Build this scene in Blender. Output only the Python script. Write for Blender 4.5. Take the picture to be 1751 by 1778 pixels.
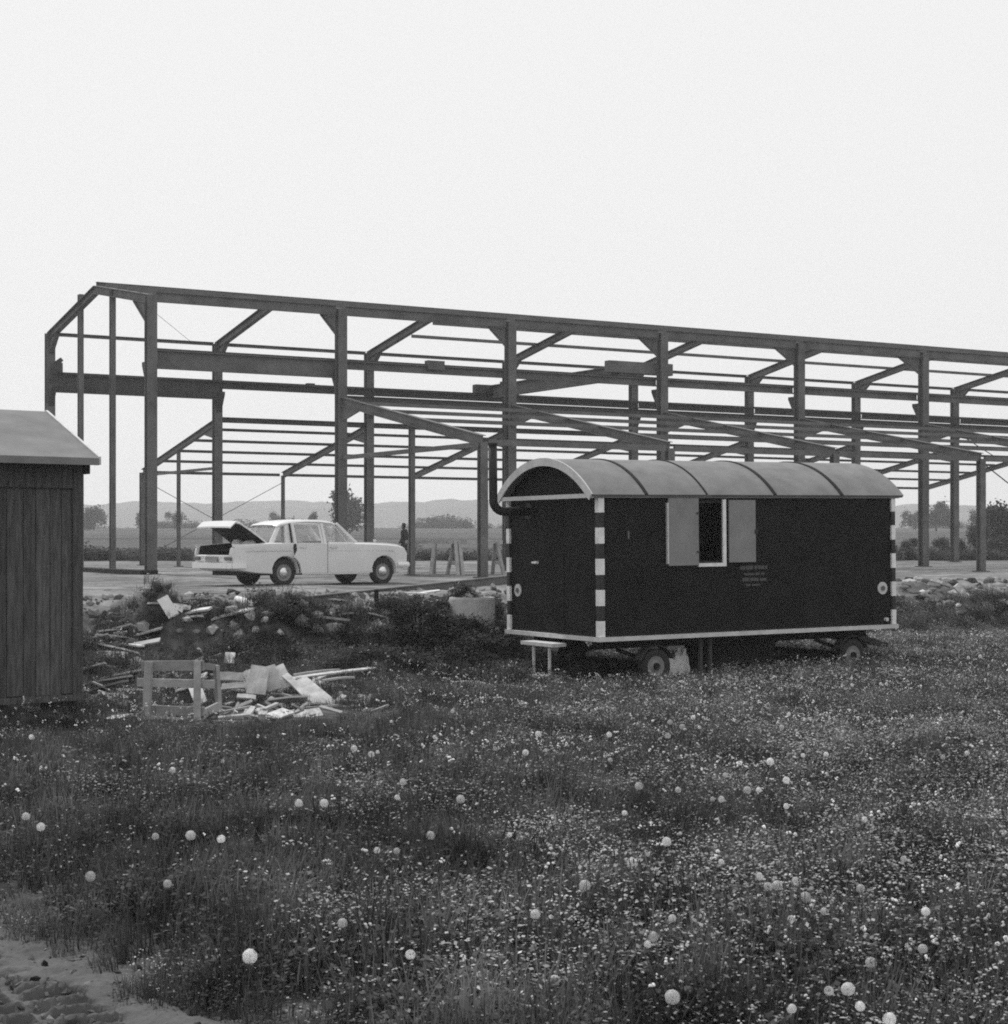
import bpy, bmesh, math, random
import numpy as np
from mathutils import Vector, Matrix, Euler

# ------------------------------------------------------------------ camera, sky, sun, exposure
random.seed(7)
rng = np.random.default_rng(7)
R = math.radians
sc = bpy.context.scene
for o in list(bpy.data.objects):
    bpy.data.objects.remove(o, do_unlink=True)
col = sc.collection

F, CX, HY, CAMZ = 3000.0, 875.5, 940.0, 1.7          # focal length and horizon measured on the photograph
cam_d = bpy.data.cameras.new('camera')
cam = bpy.data.objects.new('camera', cam_d); col.objects.link(cam)
cam_d.sensor_fit = 'HORIZONTAL'; cam_d.sensor_width = 36.0
cam_d.lens = 36.0 * F / 1751.0
cam_d.shift_y = (HY - 889.0) / 1751.0
cam_d.clip_start = 0.1; cam_d.clip_end = 6000
cam.location = (0, 0, CAMZ); cam.rotation_euler = (R(90), 0, 0)
sc.camera = cam

SUN_DIR = Vector((-0.34, 0.50, 0.80)).normalized()   # towards the sun: high, behind the hall, a little left
world = bpy.data.worlds.new('World'); sc.world = world; world.use_nodes = True
wn, wl = world.node_tree.nodes, world.node_tree.links
wn.clear()
w_out = wn.new('ShaderNodeOutputWorld'); w_bg = wn.new('ShaderNodeBackground')
w_sky = wn.new('ShaderNodeTexSky'); w_sky.sky_type = 'NISHITA'; w_sky.sun_disc = False
w_sky.sun_elevation = math.asin(SUN_DIR.z); w_sky.sun_rotation = math.atan2(SUN_DIR.x, SUN_DIR.y)
w_sky.air_density = 2.0; w_sky.dust_density = 6.0; w_sky.ozone_density = 1.0
w_bw = wn.new('ShaderNodeRGBToBW')                    # black and white film
w_lo = wn.new('ShaderNodeMath'); w_lo.operation = 'MAXIMUM'; w_lo.inputs[1].default_value = 8.9
w_hi = wn.new('ShaderNodeMath'); w_hi.operation = 'MINIMUM'; w_hi.inputs[1].default_value = 9.2
wl.new(w_sky.outputs[0], w_bw.inputs[0]); wl.new(w_bw.outputs[0], w_lo.inputs[0]); wl.new(w_lo.outputs[0], w_hi.inputs[0])
wl.new(w_hi.outputs[0], w_bg.inputs[0]); w_bg.inputs[1].default_value = 0.1
wl.new(w_bg.outputs[0], w_out.inputs[0])

sun_d = bpy.data.lights.new('sun', 'SUN'); sun_d.energy = 2.8; sun_d.angle = R(2.0); sun_d.color = (1, 1, 1)
sun = bpy.data.objects.new('sun', sun_d); col.objects.link(sun)
sun.rotation_euler = SUN_DIR.to_track_quat('Z', 'Y').to_euler(); sun.location = (-20, 30, 60)

sc.view_settings.view_transform = 'Standard'; sc.view_settings.look = 'None'
sc.view_settings.exposure = 0.0; sc.view_settings.gamma = 1.0; sc.view_settings.use_curve_mapping = False
sc.render.engine = 'CYCLES'
cy = sc.cycles
cy.use_denoising = False
cy.max_bounces = 6; cy.diffuse_bounces = 3; cy.glossy_bounces = 2; cy.transmission_bounces = 4
cy.transparent_max_bounces = 8; cy.volume_bounces = 1
cy.caustics_reflective = False; cy.caustics_refractive = False
cy.pixel_filter_type = 'BLACKMAN_HARRIS'; cy.filter_width = 1.9

# ------------------------------------------------------------------ helpers
def P(px, py, D):
    return Vector(((px - CX) / F * D, D, CAMZ - (py - HY) / F * D))

def sstep(a, b, x):
    t = np.clip((np.asarray(x, float) - a) / (b - a), 0, 1)
    return t * t * (3 - 2 * t)

def wob(x, y, s, seed=0):
    x = np.asarray(x, float) * s + seed * 1.7; y = np.asarray(y, float) * s - seed * 2.3
    return (np.sin(x * 1.3 + 2 * np.sin(y * .7 + 1)) + np.sin(y * 1.7 + 1.6 * np.sin(x * .9 + 2)) +
            .6 * np.sin(2.7 * x + 1.9 * y + 1.3) + .4 * np.sin(4.1 * y - 3.3 * x)) / 3.0

MOUNDS = [(-4.55, 26.4, .80, 1.05, .85), (-3.5, 25.7, .66, .8, .7), (-2.4, 26.4, .80, 1.0, .8), (-5.6, 26.6, .62, .8, .7), (-4.0, 24.4, .28, .7, .6), (-2.9, 24.3, .25, .6, .6), (-1.35, 27.3, .35, .8, .9),
          (-.75, 26.6, .70, .85, .9), (-.1, 27.4, .45, .7, .8), (-6.2, 25.0, .5, 1.0, 1.0), (-5.3, 23.2, .32, .8, .8),
          (7.5, 35.0, .55, .9, .9), (8.9, 36.0, .45, 1.2, .9), (10.4, 36.4, .6, 1.2, 1.0), (-1.75, 24.6, .22, .6, .6)]

def bank_y(x):
    return 27.4 + .72 * (np.clip(x, -14, 16) + 6)

def pad_t(x, y):
    b = bank_y(x) + .6 * wob(x, y, .5, 3)
    return sstep(b - 2.0, b + 2.0, y)

def ground_h(x, y):
    x = np.asarray(x, float); y = np.asarray(y, float)
    m = -.30 * sstep(8, 24, y) + .05 * wob(x, y, .55, 1) * sstep(3, 9, y) + .08 * sstep(1, 6, x) * sstep(15, 24, y)
    t = pad_t(x, y)
    z = m * (1 - t) + .7 * t + .025 * t * wob(x, y, .8, 5) * (1 - sstep(60, 90, y))
    lump = 1 + .35 * wob(x, y, 2.4, 9) + .16 * wob(x, y, 6.5, 2)
    for mx, my, h, rx, ry in MOUNDS:
        z = z + h * lump * np.exp(-(((x - mx) / rx) ** 2 + ((y - my) / ry) ** 2))
    z = z + (4.1 * np.clip((y - 95) / 305, 0, 1) - 14 * sstep(400, 620, y))
    return z

def gz(x, y):
    return float(ground_h(x, y))

_Ds = np.arange(4.0, 140.0, .02)
def G(px, py, lift=0.0):
    xs = (px - CX) / F * _Ds
    zs = CAMZ - (py - HY) / F * _Ds
    below = np.nonzero(zs <= ground_h(xs, _Ds) + lift)[0]
    i = below[0] if len(below) else len(_Ds) - 1
    return Vector((xs[i], _Ds[i], zs[i]))

MATS = {}
def mat(name, v, rough=.8, var=.25, scale=6.0, bump=0.0, bscale=40.0, metal=0.0, streak=None, spec=.3, coord='Object', rand=0.0):
    if name in MATS: return MATS[name]
    m = bpy.data.materials.new(name); m.use_nodes = True
    n, l = m.node_tree.nodes, m.node_tree.links
    b = n['Principled BSDF']
    b.inputs['Roughness'].default_value = rough; b.inputs['Metallic'].default_value = metal
    b.inputs['Specular IOR Level'].default_value = spec
    tc = n.new('ShaderNodeTexCoord'); mp = n.new('ShaderNodeMapping')
    if streak: mp.inputs['Scale'].default_value = streak
    l.new(tc.outputs[coord], mp.inputs[0])
    nz = n.new('ShaderNodeTexNoise'); nz.inputs['Scale'].default_value = scale; nz.inputs['Detail'].default_value = 6
    nz.inputs['Roughness'].default_value = .62
    l.new(mp.outputs[0], nz.inputs['Vector'])
    mr = n.new('ShaderNodeMapRange'); mr.inputs['From Min'].default_value = .28; mr.inputs['From Max'].default_value = .72
    mr.inputs['To Min'].default_value = v * (1 - var); mr.inputs['To Max'].default_value = v * (1 + var)
    l.new(nz.outputs[0], mr.inputs[0])
    last = mr.outputs[0]
    if rand:
        oi = n.new('ShaderNodeObjectInfo'); r2 = n.new('ShaderNodeMapRange')
        r2.inputs['To Min'].default_value = 1 - rand; r2.inputs['To Max'].default_value = 1 + rand
        l.new(oi.outputs['Random'], r2.inputs[0])
        mu = n.new('ShaderNodeMath'); mu.operation = 'MULTIPLY'
        l.new(last, mu.inputs[0]); l.new(r2.outputs[0], mu.inputs[1]); last = mu.outputs[0]
    l.new(last, b.inputs['Base Color'])
    if bump:
        n2 = n.new('ShaderNodeTexNoise'); n2.inputs['Scale'].default_value = bscale; n2.inputs['Detail'].default_value = 5
        l.new(mp.outputs[0], n2.inputs['Vector'])
        bp = n.new('ShaderNodeBump'); bp.inputs['Strength'].default_value = bump; bp.inputs['Distance'].default_value = .02
        l.new(n2.outputs[0], bp.inputs['Height']); l.new(bp.outputs[0], b.inputs['Normal'])
    MATS[name] = m
    return m

def leaf_mat(name, v, trans=.35, var=.35, patch=.0, rand=.35):
    if name in MATS: return MATS[name]
    m = bpy.data.materials.new(name); m.use_nodes = True
    n, l = m.node_tree.nodes, m.node_tree.links
    n.remove(n['Principled BSDF'])
    out = n['Material Output']
    d = n.new('ShaderNodeBsdfDiffuse'); t = n.new('ShaderNodeBsdfTranslucent'); mx = n.new('ShaderNodeMixShader')
    gl = n.new('ShaderNodeBsdfGlossy'); gl.inputs['Roughness'].default_value = .45
    mg = n.new('ShaderNodeMixShader'); mg.inputs[0].default_value = .05
    mx.inputs[0].default_value = trans
    geo = n.new('ShaderNodeNewGeometry'); nz = n.new('ShaderNodeTexNoise'); nz.inputs['Scale'].default_value = 1.7
    nz.inputs['Detail'].default_value = 6
    l.new(geo.outputs['Position'], nz.inputs['Vector'])
    mr = n.new('ShaderNodeMapRange'); mr.inputs['From Min'].default_value = .3; mr.inputs['From Max'].default_value = .7
    mr.inputs['To Min'].default_value = v * (1 - var); mr.inputs['To Max'].default_value = v * (1 + var)
    l.new(nz.outputs[0], mr.inputs[0])
    oi = n.new('ShaderNodeObjectInfo'); r2 = n.new('ShaderNodeMapRange')
    r2.inputs['To Min'].default_value = 1 - rand; r2.inputs['To Max'].default_value = 1 + rand
    l.new(oi.outputs['Random'], r2.inputs[0])
    mu = n.new('ShaderNodeMath'); mu.operation = 'MULTIPLY'
    l.new(mr.outputs[0], mu.inputs[0]); l.new(r2.outputs[0], mu.inputs[1])
    for s in (d, t, gl): l.new(mu.outputs[0], s.inputs['Color'])
    l.new(d.outputs[0], mx.inputs[1]); l.new(t.outputs[0], mx.inputs[2])
    l.new(mx.outputs[0], mg.inputs[1]); l.new(gl.outputs[0], mg.inputs[2])
    l.new(mg.outputs[0], out.inputs['Surface'])
    MATS[name] = m
    return m

WM = {}                                              # world matrices of the objects made so far
def empty(name, loc, rot=(0, 0, 0)):
    o = bpy.data.objects.new(name, None); col.objects.link(o)
    o.empty_display_size = .2
    o.location = loc; o.rotation_euler = rot
    WM[o] = Matrix.Translation(Vector(loc)) @ Euler(rot).to_matrix().to_4x4()
    return o

def tag(o, label=None, cat=None, group=None, kind=None):
    if label: o['label'] = label
    if cat: o['category'] = cat
    if group: o['group'] = group
    if kind: o['kind'] = kind
    return o

class MB:
    """Collects boxes, beams and tubes; build() links them as one mesh object."""
    def __init__(self): self.v, self.f, self.mi = [], [], []
    def add(self, vs, fs, mi=0):
        k = len(self.v); self.v += [Vector(v) for v in vs]
        for f in fs: self.f.append(tuple(i + k for i in f)); self.mi.append(mi)
        return self
    def box(self, lo, hi, mi=0):
        x0, y0, z0 = lo; x1, y1, z1 = hi
        return self.add([(x0, y0, z0), (x1, y0, z0), (x1, y1, z0), (x0, y1, z0), (x0, y0, z1), (x1, y0, z1), (x1, y1, z1), (x0, y1, z1)],
                        [(3, 2, 1, 0), (4, 5, 6, 7), (0, 1, 5, 4), (1, 2, 6, 5), (2, 3, 7, 6), (3, 0, 4, 7)], mi)
    def frame(self, p0, p1, up):
        p0, p1 = Vector(p0), Vector(p1); d = (p1 - p0).normalized()
        u = Vector(up); s = d.cross(u)
        if s.length < 1e-4: s = d.cross(Vector((1, 0, 0)))
        s.normalize(); u = s.cross(d).normalized()
        return p0, p1, d, s, u
    def prism(self, p0, p1, poly, up=(0, 0, 1), mi=0, poly2=None):
        p0, p1, d, s, u = self.frame(p0, p1, up); n = len(poly); poly2 = poly2 or poly
        vs = [p0 + s * a + u * b for a, b in poly] + [p1 + s * a + u * b for a, b in poly2]
        fs = [tuple(range(n - 1, -1, -1)), tuple(range(n, 2 * n))] + [(i, (i + 1) % n, n + (i + 1) % n, n + i) for i in range(n)]
        return self.add(vs, fs, mi)
    def beam(self, p0, p1, w, h, up=(0, 0, 1), mi=0):
        a, b = w / 2, h / 2
        return self.prism(p0, p1, [(-a, -b), (a, -b), (a, b), (-a, b)], up, mi)
    def ibeam(self, p0, p1, h, b, tw=.012, tf=.02, up=(0, 0, 1), mi=0):
        H, B, T = h / 2, b / 2, tw / 2
        poly = [(-B, -H), (B, -H), (B, -H + tf), (T, -H + tf), (T, H - tf), (B, H - tf), (B, H), (-B, H), (-B, H - tf), (-T, H - tf), (-T, -H + tf), (-B, -H + tf)]
        return self.prism(p0, p1, poly, up, mi)
    def cyl(self, p0, p1, r, r2=None, n=12, mi=0):
        r2 = r if r2 is None else r2
        c = [(math.cos(2 * math.pi * i / n), math.sin(2 * math.pi * i / n)) for i in range(n)]
        return self.prism(p0, p1, [(r * a, r * b) for a, b in c], (0, 0, 1), mi, [(r2 * a, r2 * b) for a, b in c])
    def tube(self, pts, r, n=10, mi=0):
        pts = [Vector(p) for p in pts]; rings = []
        up = Vector((0, 0, 1))
        for i, p in enumerate(pts):
            d = (pts[min(i + 1, len(pts) - 1)] - pts[max(i - 1, 0)]).normalized()
            s = d.cross(Vector((.31, .95, .05))).normalized(); u = s.cross(d)
            rr = r[i] if isinstance(r, (list, tuple)) else r
            rings.append([p + (s * math.cos(2 * math.pi * k / n) + u * math.sin(2 * math.pi * k / n)) * rr for k in range(n)])
        vs = [v for g in rings for v in g]
        fs = [(i * n + k, i * n + (k + 1) % n, (i + 1) * n + (k + 1) % n, (i + 1) * n + k) for i in range(len(pts) - 1) for k in range(n)]
        fs += [tuple(range(n - 1, -1, -1)), tuple((len(pts) - 1) * n + k for k in range(n))]
        return self.add(vs, fs, mi)
    def lathe(self, prof, n=24, axis='z', mi=0, center=(0, 0, 0)):
        c = Vector(center); vs = []
        for r, h in prof:
            for k in range(n):
                a = 2 * math.pi * k / n; x, y = r * math.cos(a), r * math.sin(a)
                vs.append(c + (Vector((x, y, h)) if axis == 'z' else Vector((x, h, y))))
        fs = []
        for i in range(len(prof) - 1):
            for k in range(n):
                q = (i * n + k, i * n + (k + 1) % n, (i + 1) * n + (k + 1) % n, (i + 1) * n + k)
                fs.append(q if axis == 'z' else q[::-1])
        return self.add(vs, fs, mi)
    def mesh(self, name, mats, M=None, smooth=False):
        me = bpy.data.meshes.new(name)
        vs = [M @ v for v in self.v] if M is not None else self.v
        me.from_pydata([tuple(v) for v in vs], [], self.f)
        for m in (mats if isinstance(mats, (list, tuple)) else [mats]): me.materials.append(m)
        if any(self.mi): me.polygons.foreach_set('material_index', self.mi)
        if smooth: me.polygons.foreach_set('use_smooth', [True] * len(me.polygons))
        me.validate(); me.update()
        return me
    def build(self, name, mats, parent=None, space='world', smooth=False, bevel=0, loc=None):
        """space 'world': vertices are world points; 'local': already in the parent's space."""
        M = None
        if parent is not None and space == 'world': M = WM[parent].inverted()
        if parent is None and loc is not None: M = Matrix.Translation(-Vector(loc))
        o = bpy.data.objects.new(name, self.mesh(name, mats, M, smooth)); col.objects.link(o)
        if parent is not None: o.parent = parent; WM[o] = WM[parent].copy()
        else:
            WM[o] = Matrix.Identity(4)
            if loc is not None: o.location = loc; WM[o] = Matrix.Translation(Vector(loc))
        if bevel:
            b = o.modifiers.new('bevel', 'BEVEL'); b.width = bevel; b.segments = 2; b.limit_method = 'ANGLE'; b.angle_limit = R(35)
        return o

def scatter(name, pts, rots, scales, protos, idx, kind='stuff', parent=None, label=None, cat=None):
    """One 'stuff' object: prototypes instanced on points."""
    me = bpy.data.meshes.new(name)
    me.from_pydata([tuple(p) for p in pts], [], [])
    a = me.attributes.new('rot', 'FLOAT_VECTOR', 'POINT'); a.data.foreach_set('vector', np.asarray(rots, np.float32).ravel())
    a = me.attributes.new('scl', 'FLOAT_VECTOR', 'POINT'); a.data.foreach_set('vector', np.asarray(scales, np.float32).ravel())
    a = me.attributes.new('pick', 'INT', 'POINT'); a.data.foreach_set('value', np.asarray(idx, np.int32))
    o = bpy.data.objects.new(name, me); col.objects.link(o)
    c = bpy.data.collections.new(name + '_kinds')
    for i, pm in enumerate(protos):
        po = bpy.data.objects.new('%s_kind_%02d' % (name, i), pm); c.objects.link(po)
    ng = bpy.data.node_groups.new(name + '_nodes', 'GeometryNodeTree')
    ng.interface.new_socket('Geometry', in_out='INPUT', socket_type='NodeSocketGeometry')
    ng.interface.new_socket('Geometry', in_out='OUTPUT', socket_type='NodeSocketGeometry')
    n, l = ng.nodes, ng.links
    gi, go = n.new('NodeGroupInput'), n.new('NodeGroupOutput')
    ip = n.new('GeometryNodeInstanceOnPoints'); ci = n.new('GeometryNodeCollectionInfo')
    ci.inputs['Collection'].default_value = c; ci.inputs['Separate Children'].default_value = True; ci.inputs['Reset Children'].default_value = True
    def attr(nm, ty):
        a = n.new('GeometryNodeInputNamedAttribute'); a.data_type = ty; a.inputs['Name'].default_value = nm; return a
    ar, as_, ap = attr('rot', 'FLOAT_VECTOR'), attr('scl', 'FLOAT_VECTOR'), attr('pick', 'INT')
    l.new(gi.outputs[0], ip.inputs['Points']); l.new(ci.outputs[0], ip.inputs['Instance'])
    ip.inputs['Pick Instance'].default_value = True
    l.new(ap.outputs[0], ip.inputs['Instance Index'])
    er = n.new('FunctionNodeEulerToRotation'); l.new(ar.outputs[0], er.inputs[0]); l.new(er.outputs[0], ip.inputs['Rotation'])
    l.new(as_.outputs[0], ip.inputs['Scale'])
    l.new(ip.outputs[0], go.inputs[0])
    md = o.modifiers.new('scatter', 'NODES'); md.node_group = ng
    if parent: o.parent = parent
    tag(o, label, cat, None, kind)
    return o

# ------------------------------------------------------------------ materials
M_steel = mat('steel primer', .118, .65, .38, 1.3, spec=.25)
M_steel_d = mat('steel weathered', .06, .75, .35, 2.0, spec=.2)
M_trailer = mat('trailer dark paint', .0125, .75, .5, 2.2, bump=.25, bscale=9, spec=.12)
M_white = mat('white paint worn', .78, .6, .16, 9.0)
M_cream = mat('grey white trim', .55, .6, .18, 7.0)
M_band = mat('dark red band paint', .03, .6, .2, 6.0)
M_roof = mat('roof felt grey', .205, .85, .2, 3.2, spec=.1, bump=.25, bscale=34)
M_shutter = mat('grey shutter paint', .23, .6, .14, 4.0)
M_black = mat('soot black iron', .018, .55, .3, 9)
M_rubber = mat('tyre rubber', .03, .85, .25, 20)
M_under = mat('dull near black', .012, .85, .4, 8)  # near black shared by undersides, backings, footings and roof seams
M_wood = mat('weathered timber', .30, .85, .28, 5, streak=(1, 1, 1), bump=.3, bscale=60, rand=.25)
M_wood_w = mat('pale sawn timber', .5, .85, .4, 7, bump=.25, bscale=50, rand=.2)
M_wood_g = mat('grey sawn timber', .36, .85, .25, 6, bump=.25, bscale=50, rand=.25)
M_shed = mat('dark stained boards', .085, .85, .6, 3.0, streak=(9, 9, 1.0), bump=.35, bscale=25, rand=.35)
M_shed_roof = mat('shed roof felt', .205, .9, .2, 2.6, spec=.1, bump=.12, bscale=26)
M_conc = mat('pale concrete', .42, .85, .2, 6, bump=.3, bscale=40)
M_stone = mat('rubble stone', .36, .9, .3, 7, bump=.4, bscale=20, rand=.45)
M_car = mat('cream car paint', .66, .32, .04, 2, spec=.5)
M_chrome = mat('chrome', .72, .22, .05, 3, metal=1.0)
M_carint = mat('car interior', .035, .8, .3, 5)
M_carseat = mat('car seat cloth', .25, .8, .2, 5)
M_bag = mat('white paper sack', .72, .8, .12, 7)
M_cloth = mat('dark work clothes', .03, .9, .2, 6)
M_skin = mat('skin', .3, .6, .1, 6)
M_bark = mat('bark', .07, .9, .4, 8)
M_sign = mat('faded lettering', .085, .8, .7, 55)
M_dark_glass = mat('red reflector glass', .12, .2, .1, 5)
M_grass = leaf_mat('meadow grass', .092, .38, .7, rand=.65)
M_pale = leaf_mat('pale grass heads', .37, .4, .45, rand=.5)
M_weed = leaf_mat('dark weeds', .075, .3, .4, rand=.4)
M_tree = leaf_mat('tree leaves', .07, .3, .2, rand=.2)
M_petal = leaf_mat('white petals', .72, .3, .1, rand=.45)
M_pappus = leaf_mat('dandelion fluff', .74, .45, .06, rand=.3)
def see_through(m, f):
    n, l = m.node_tree.nodes, m.node_tree.links; out = n['Material Output']; src = out.inputs['Surface'].links[0].from_socket
    t = n.new('ShaderNodeBsdfTransparent'); x = n.new('ShaderNodeMixShader'); x.inputs[0].default_value = f
    l.new(src, x.inputs[1]); l.new(t.outputs[0], x.inputs[2]); l.new(x.outputs[0], out.inputs['Surface'])
see_through(M_pappus, .36)
M_core = mat('dandelion core', .16, .9, .2, 50)

def glass_mat():
    m = bpy.data.materials.new('window glass'); m.use_nodes = True
    n, l = m.node_tree.nodes, m.node_tree.links; n.remove(n['Principled BSDF'])
    t = n.new('ShaderNodeBsdfTransparent'); t.inputs[0].default_value = (.86, .86, .86, 1)
    g = n.new('ShaderNodeBsdfGlossy'); g.inputs['Roughness'].default_value = .04; g.inputs[0].default_value = (.9, .9, .9, 1)
    lw = n.new('ShaderNodeLayerWeight'); lw.inputs['Blend'].default_value = .35
    pw = n.new('ShaderNodeMapRange'); pw.inputs['To Min'].default_value = .07; pw.inputs['To Max'].default_value = .30
    l.new(lw.outputs['Facing'], pw.inputs[0])
    mx = n.new('ShaderNodeMixShader'); l.new(pw.outputs[0], mx.inputs[0]); l.new(t.outputs[0], mx.inputs[1]); l.new(g.outputs[0], mx.inputs[2])
    l.new(mx.outputs[0], n['Material Output'].inputs['Surface'])
    return m
M_glass = glass_mat()

# ------------------------------------------------------------------ ground
def axis(dense, grow_hi, grow_lo=None):
    a = list(dense); st = a[1] - a[0]
    while a[-1] < grow_hi: st *= 1.13; a.append(a[-1] + st)
    if grow_lo is not None:
        st = dense[1] - dense[0]; b = [a[0]]
        while b[-1] > grow_lo: st *= 1.13; b.append(b[-1] - st)
        a = b[:0:-1] + a
    return np.array(a)

TRACK = lambda x, y: sstep(-.04, .10, (-(x) - (1.93 - .58 * (y - 6.0) * -1 + .0)) * 0 + track_sd(x, y))
def track_sd(x, y):
    # signed distance-like: positive inside the bare wheel track at the near left corner
    ex = -2.13 + (7.5 - np.asarray(y, float)) * .70
    return (ex - np.asarray(x, float)) * .75 + .07 * wob(x, y, 4, 2) + .05 * wob(x, y, 11, 4)

gx = axis(np.arange(-13, 15.01, .17), 1500, -1500)
gy = axis(np.arange(-2, 44, .17), 1700, -60)
XX, YY = np.meshgrid(gx, gy)
ZZ = ground_h(XX, YY) - .05 * sstep(-.05, .25, track_sd(XX, YY)) * (YY < 12)
rough = np.exp(-((YY - bank_y(XX)) / 3.5) ** 2)
ZZ += rough * (.09 * wob(XX, YY, 4.2, 31) + .05 * wob(XX, YY, 9.0, 33)) * (np.abs(XX) < 16)
ZZ += rough * .022 * rng.standard_normal(ZZ.shape) * (np.abs(XX) < 16)
nx, ny = len(gx), len(gy)
verts = np.stack([XX.ravel(), YY.ravel(), ZZ.ravel()], 1)
ii = np.arange(nx * ny).reshape(ny, nx)
faces = np.stack([ii[:-1, :-1].ravel(), ii[:-1, 1:].ravel(), ii[1:, 1:].ravel(), ii[1:, :-1].ravel()], 1)
me = bpy.data.meshes.new('ground'); me.from_pydata(verts.tolist(), [], faces.tolist())
me.polygons.foreach_set('use_smooth', [True] * len(me.polygons))
pt = pad_t(XX, YY)
a = me.attributes.new('pad', 'FLOAT', 'POINT'); a.data.foreach_set('value', pt.ravel().astype(np.float32))
fl = sstep(84, 96, YY + 4 * wob(XX, YY, .05))
a = me.attributes.new('field', 'FLOAT', 'POINT'); a.data.foreach_set('value', fl.ravel().astype(np.float32))
tr = sstep(-.02, .12, track_sd(XX, YY)) * (YY < 12)
a = me.attributes.new('track', 'FLOAT', 'POINT'); a.data.foreach_set('value', tr.ravel().astype(np.float32))
ground = bpy.data.objects.new('ground', me); col.objects.link(ground); tag(ground, 'meadow soil, bare building plot and fields beyond', None, None, 'structure')

def ground_mat():
    m = bpy.data.materials.new('earth'); m.use_nodes = True
    n, l = m.node_tree.nodes, m.node_tree.links
    b = n['Principled BSDF']; b.inputs['Roughness'].default_value = .95; b.inputs['Specular IOR Level'].default_value = .1
    geo = n.new('ShaderNodeNewGeometry')
    def noise(s, d=5, sc_=(1, 1, 1)):
        mp = n.new('ShaderNodeMapping'); mp.inputs['Scale'].default_value = sc_; l.new(geo.outputs['Position'], mp.inputs[0])
        z = n.new('ShaderNodeTexNoise'); z.inputs['Scale'].default_value = s; z.inputs['Detail'].default_value = d; z.inputs['Roughness'].default_value = .65
        l.new(mp.outputs[0], z.inputs['Vector']); return z.outputs[0]
    def rng_(src, a, b_, c, d):
        r = n.new('ShaderNodeMapRange'); r.inputs['From Min'].default_value = a; r.inputs['From Max'].default_value = b_
        r.inputs['To Min'].default_value = c; r.inputs['To Max'].default_value = d; l.new(src, r.inputs[0]); return r.outputs[0]
    def mix(f, a, b_):
        x = n.new('ShaderNodeMix'); x.data_type = 'FLOAT'; l.new(f, x.inputs[0])
        for s, k in ((a, 2), (b_, 3)):
            l.new(s, x.inputs[k])
        return x.outputs[0]
    def at(nm):
        a = n.new('ShaderNodeAttribute'); a.attribute_name = nm; return a.outputs['Fac']
    soil = rng_(noise(2.2, 8), .3, .7, .022, .125)
    sand = rng_(noise(.35, 8), .35, .62, .10, .30)
    sand2 = rng_(noise(5.0, 6), .35, .65, .65, 1.15)
    mu = n.new('ShaderNodeMath'); mu.operation = 'MULTIPLY'; l.new(sand, mu.inputs[0]); l.new(sand2, mu.inputs[1])
    edge = n.new('ShaderNodeMath'); edge.operation = 'ADD'
    l.new(at('pad'), edge.inputs[0]); l.new(rng_(noise(1.4, 6), .3, .7, -.32, .32), edge.inputs[1])
    fpad = rng_(edge.outputs[0], .62, 1.0, 0, 1)
    c = mix(fpad, soil, mu.outputs[0])
    field = rng_(noise(.028, 5, (.25, 1.6, 1)), .38, .62, .045, .095)
    c = mix(at('field'), c, field)
    dirt = rng_(noise(3.5, 8), .3, .7, .045, .09)
    c = mix(at('track'), c, dirt)
    l.new(c, b.inputs['Base Color'])
    bp = n.new('ShaderNodeBump'); bp.inputs['Strength'].default_value = .6; bp.inputs['Distance'].default_value = .04
    l.new(noise(14, 6), bp.inputs['Height']); l.new(bp.outputs[0], b.inputs['Normal'])
    return m
M_ground = ground_mat()
me.materials.append(M_ground)

# the bare wheel track in the near corner: a finely modelled sheet with tread ridges
tx = np.arange(-3.2, -.5, .014); ty = np.arange(4.8, 8.2, .014)
TX, TY = np.meshgrid(tx, ty)
sd = track_sd(TX, TY)
base = ground_h(TX, TY)
across = TX * .80 + TY * .45 + .03 * wob(TX, TY, 5, 2)
row = np.floor(across / .36); fr_ = across / .36 - row
ph = 2 * math.pi / .15 * (TY - (.30 + .12 * np.sin(row * 2.1)) * TX) + row * 2.4 + .45 * wob(TX, TY, 3.0, 3)
saw = (ph / (2 * math.pi)) % 1.0
bar = (np.clip(saw * 9, 0, 1) * (1 - .85 * saw) * 2 - 1) * sstep(.02, .16, fr_) * sstep(.98, .84, fr_)
tmask = sstep(.13, .24, sd + .07 * wob(TX, TY, 3, 8)) * np.clip(.95 + .35 * wob(TX, TY, 2.2, 6), .4, 1.15)
TZ = base + .012 - .075 * sstep(-.06, -.22, sd) + .048 * bar * tmask - .02 * tmask + .012 * wob(TX, TY, 9, 1) + .006 * wob(TX, TY, 24, 3) + .004 * wob(TX, TY, 60, 5) + .003 * rng.standard_normal(TX.shape)
tn = len(tx); ti = np.arange(TX.size).reshape(TX.shape)
keep = (sd[:-1, :-1] > -.16)
q = np.stack([ti[:-1, :-1][keep], ti[:-1, 1:][keep], ti[1:, 1:][keep], ti[1:, :-1][keep]], 1)
used, inv = np.unique(q.ravel(), return_inverse=True)
tv = np.stack([TX.ravel(), TY.ravel(), TZ.ravel()], 1)[used]
me = bpy.data.meshes.new('dirt_track'); me.from_pydata(tv.tolist(), [], inv.reshape(-1, 4).tolist())
me.polygons.foreach_set('use_smooth', [True] * len(me.polygons))
me.materials.append(mat('dry pale dirt', .088, .95, .3, 4.0, bump=.5, bscale=60))
trk = bpy.data.objects.new('dirt_track', me); col.objects.link(trk); tag(trk, 'bare dirt track with tyre tread prints', None, None, 'structure')

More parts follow.
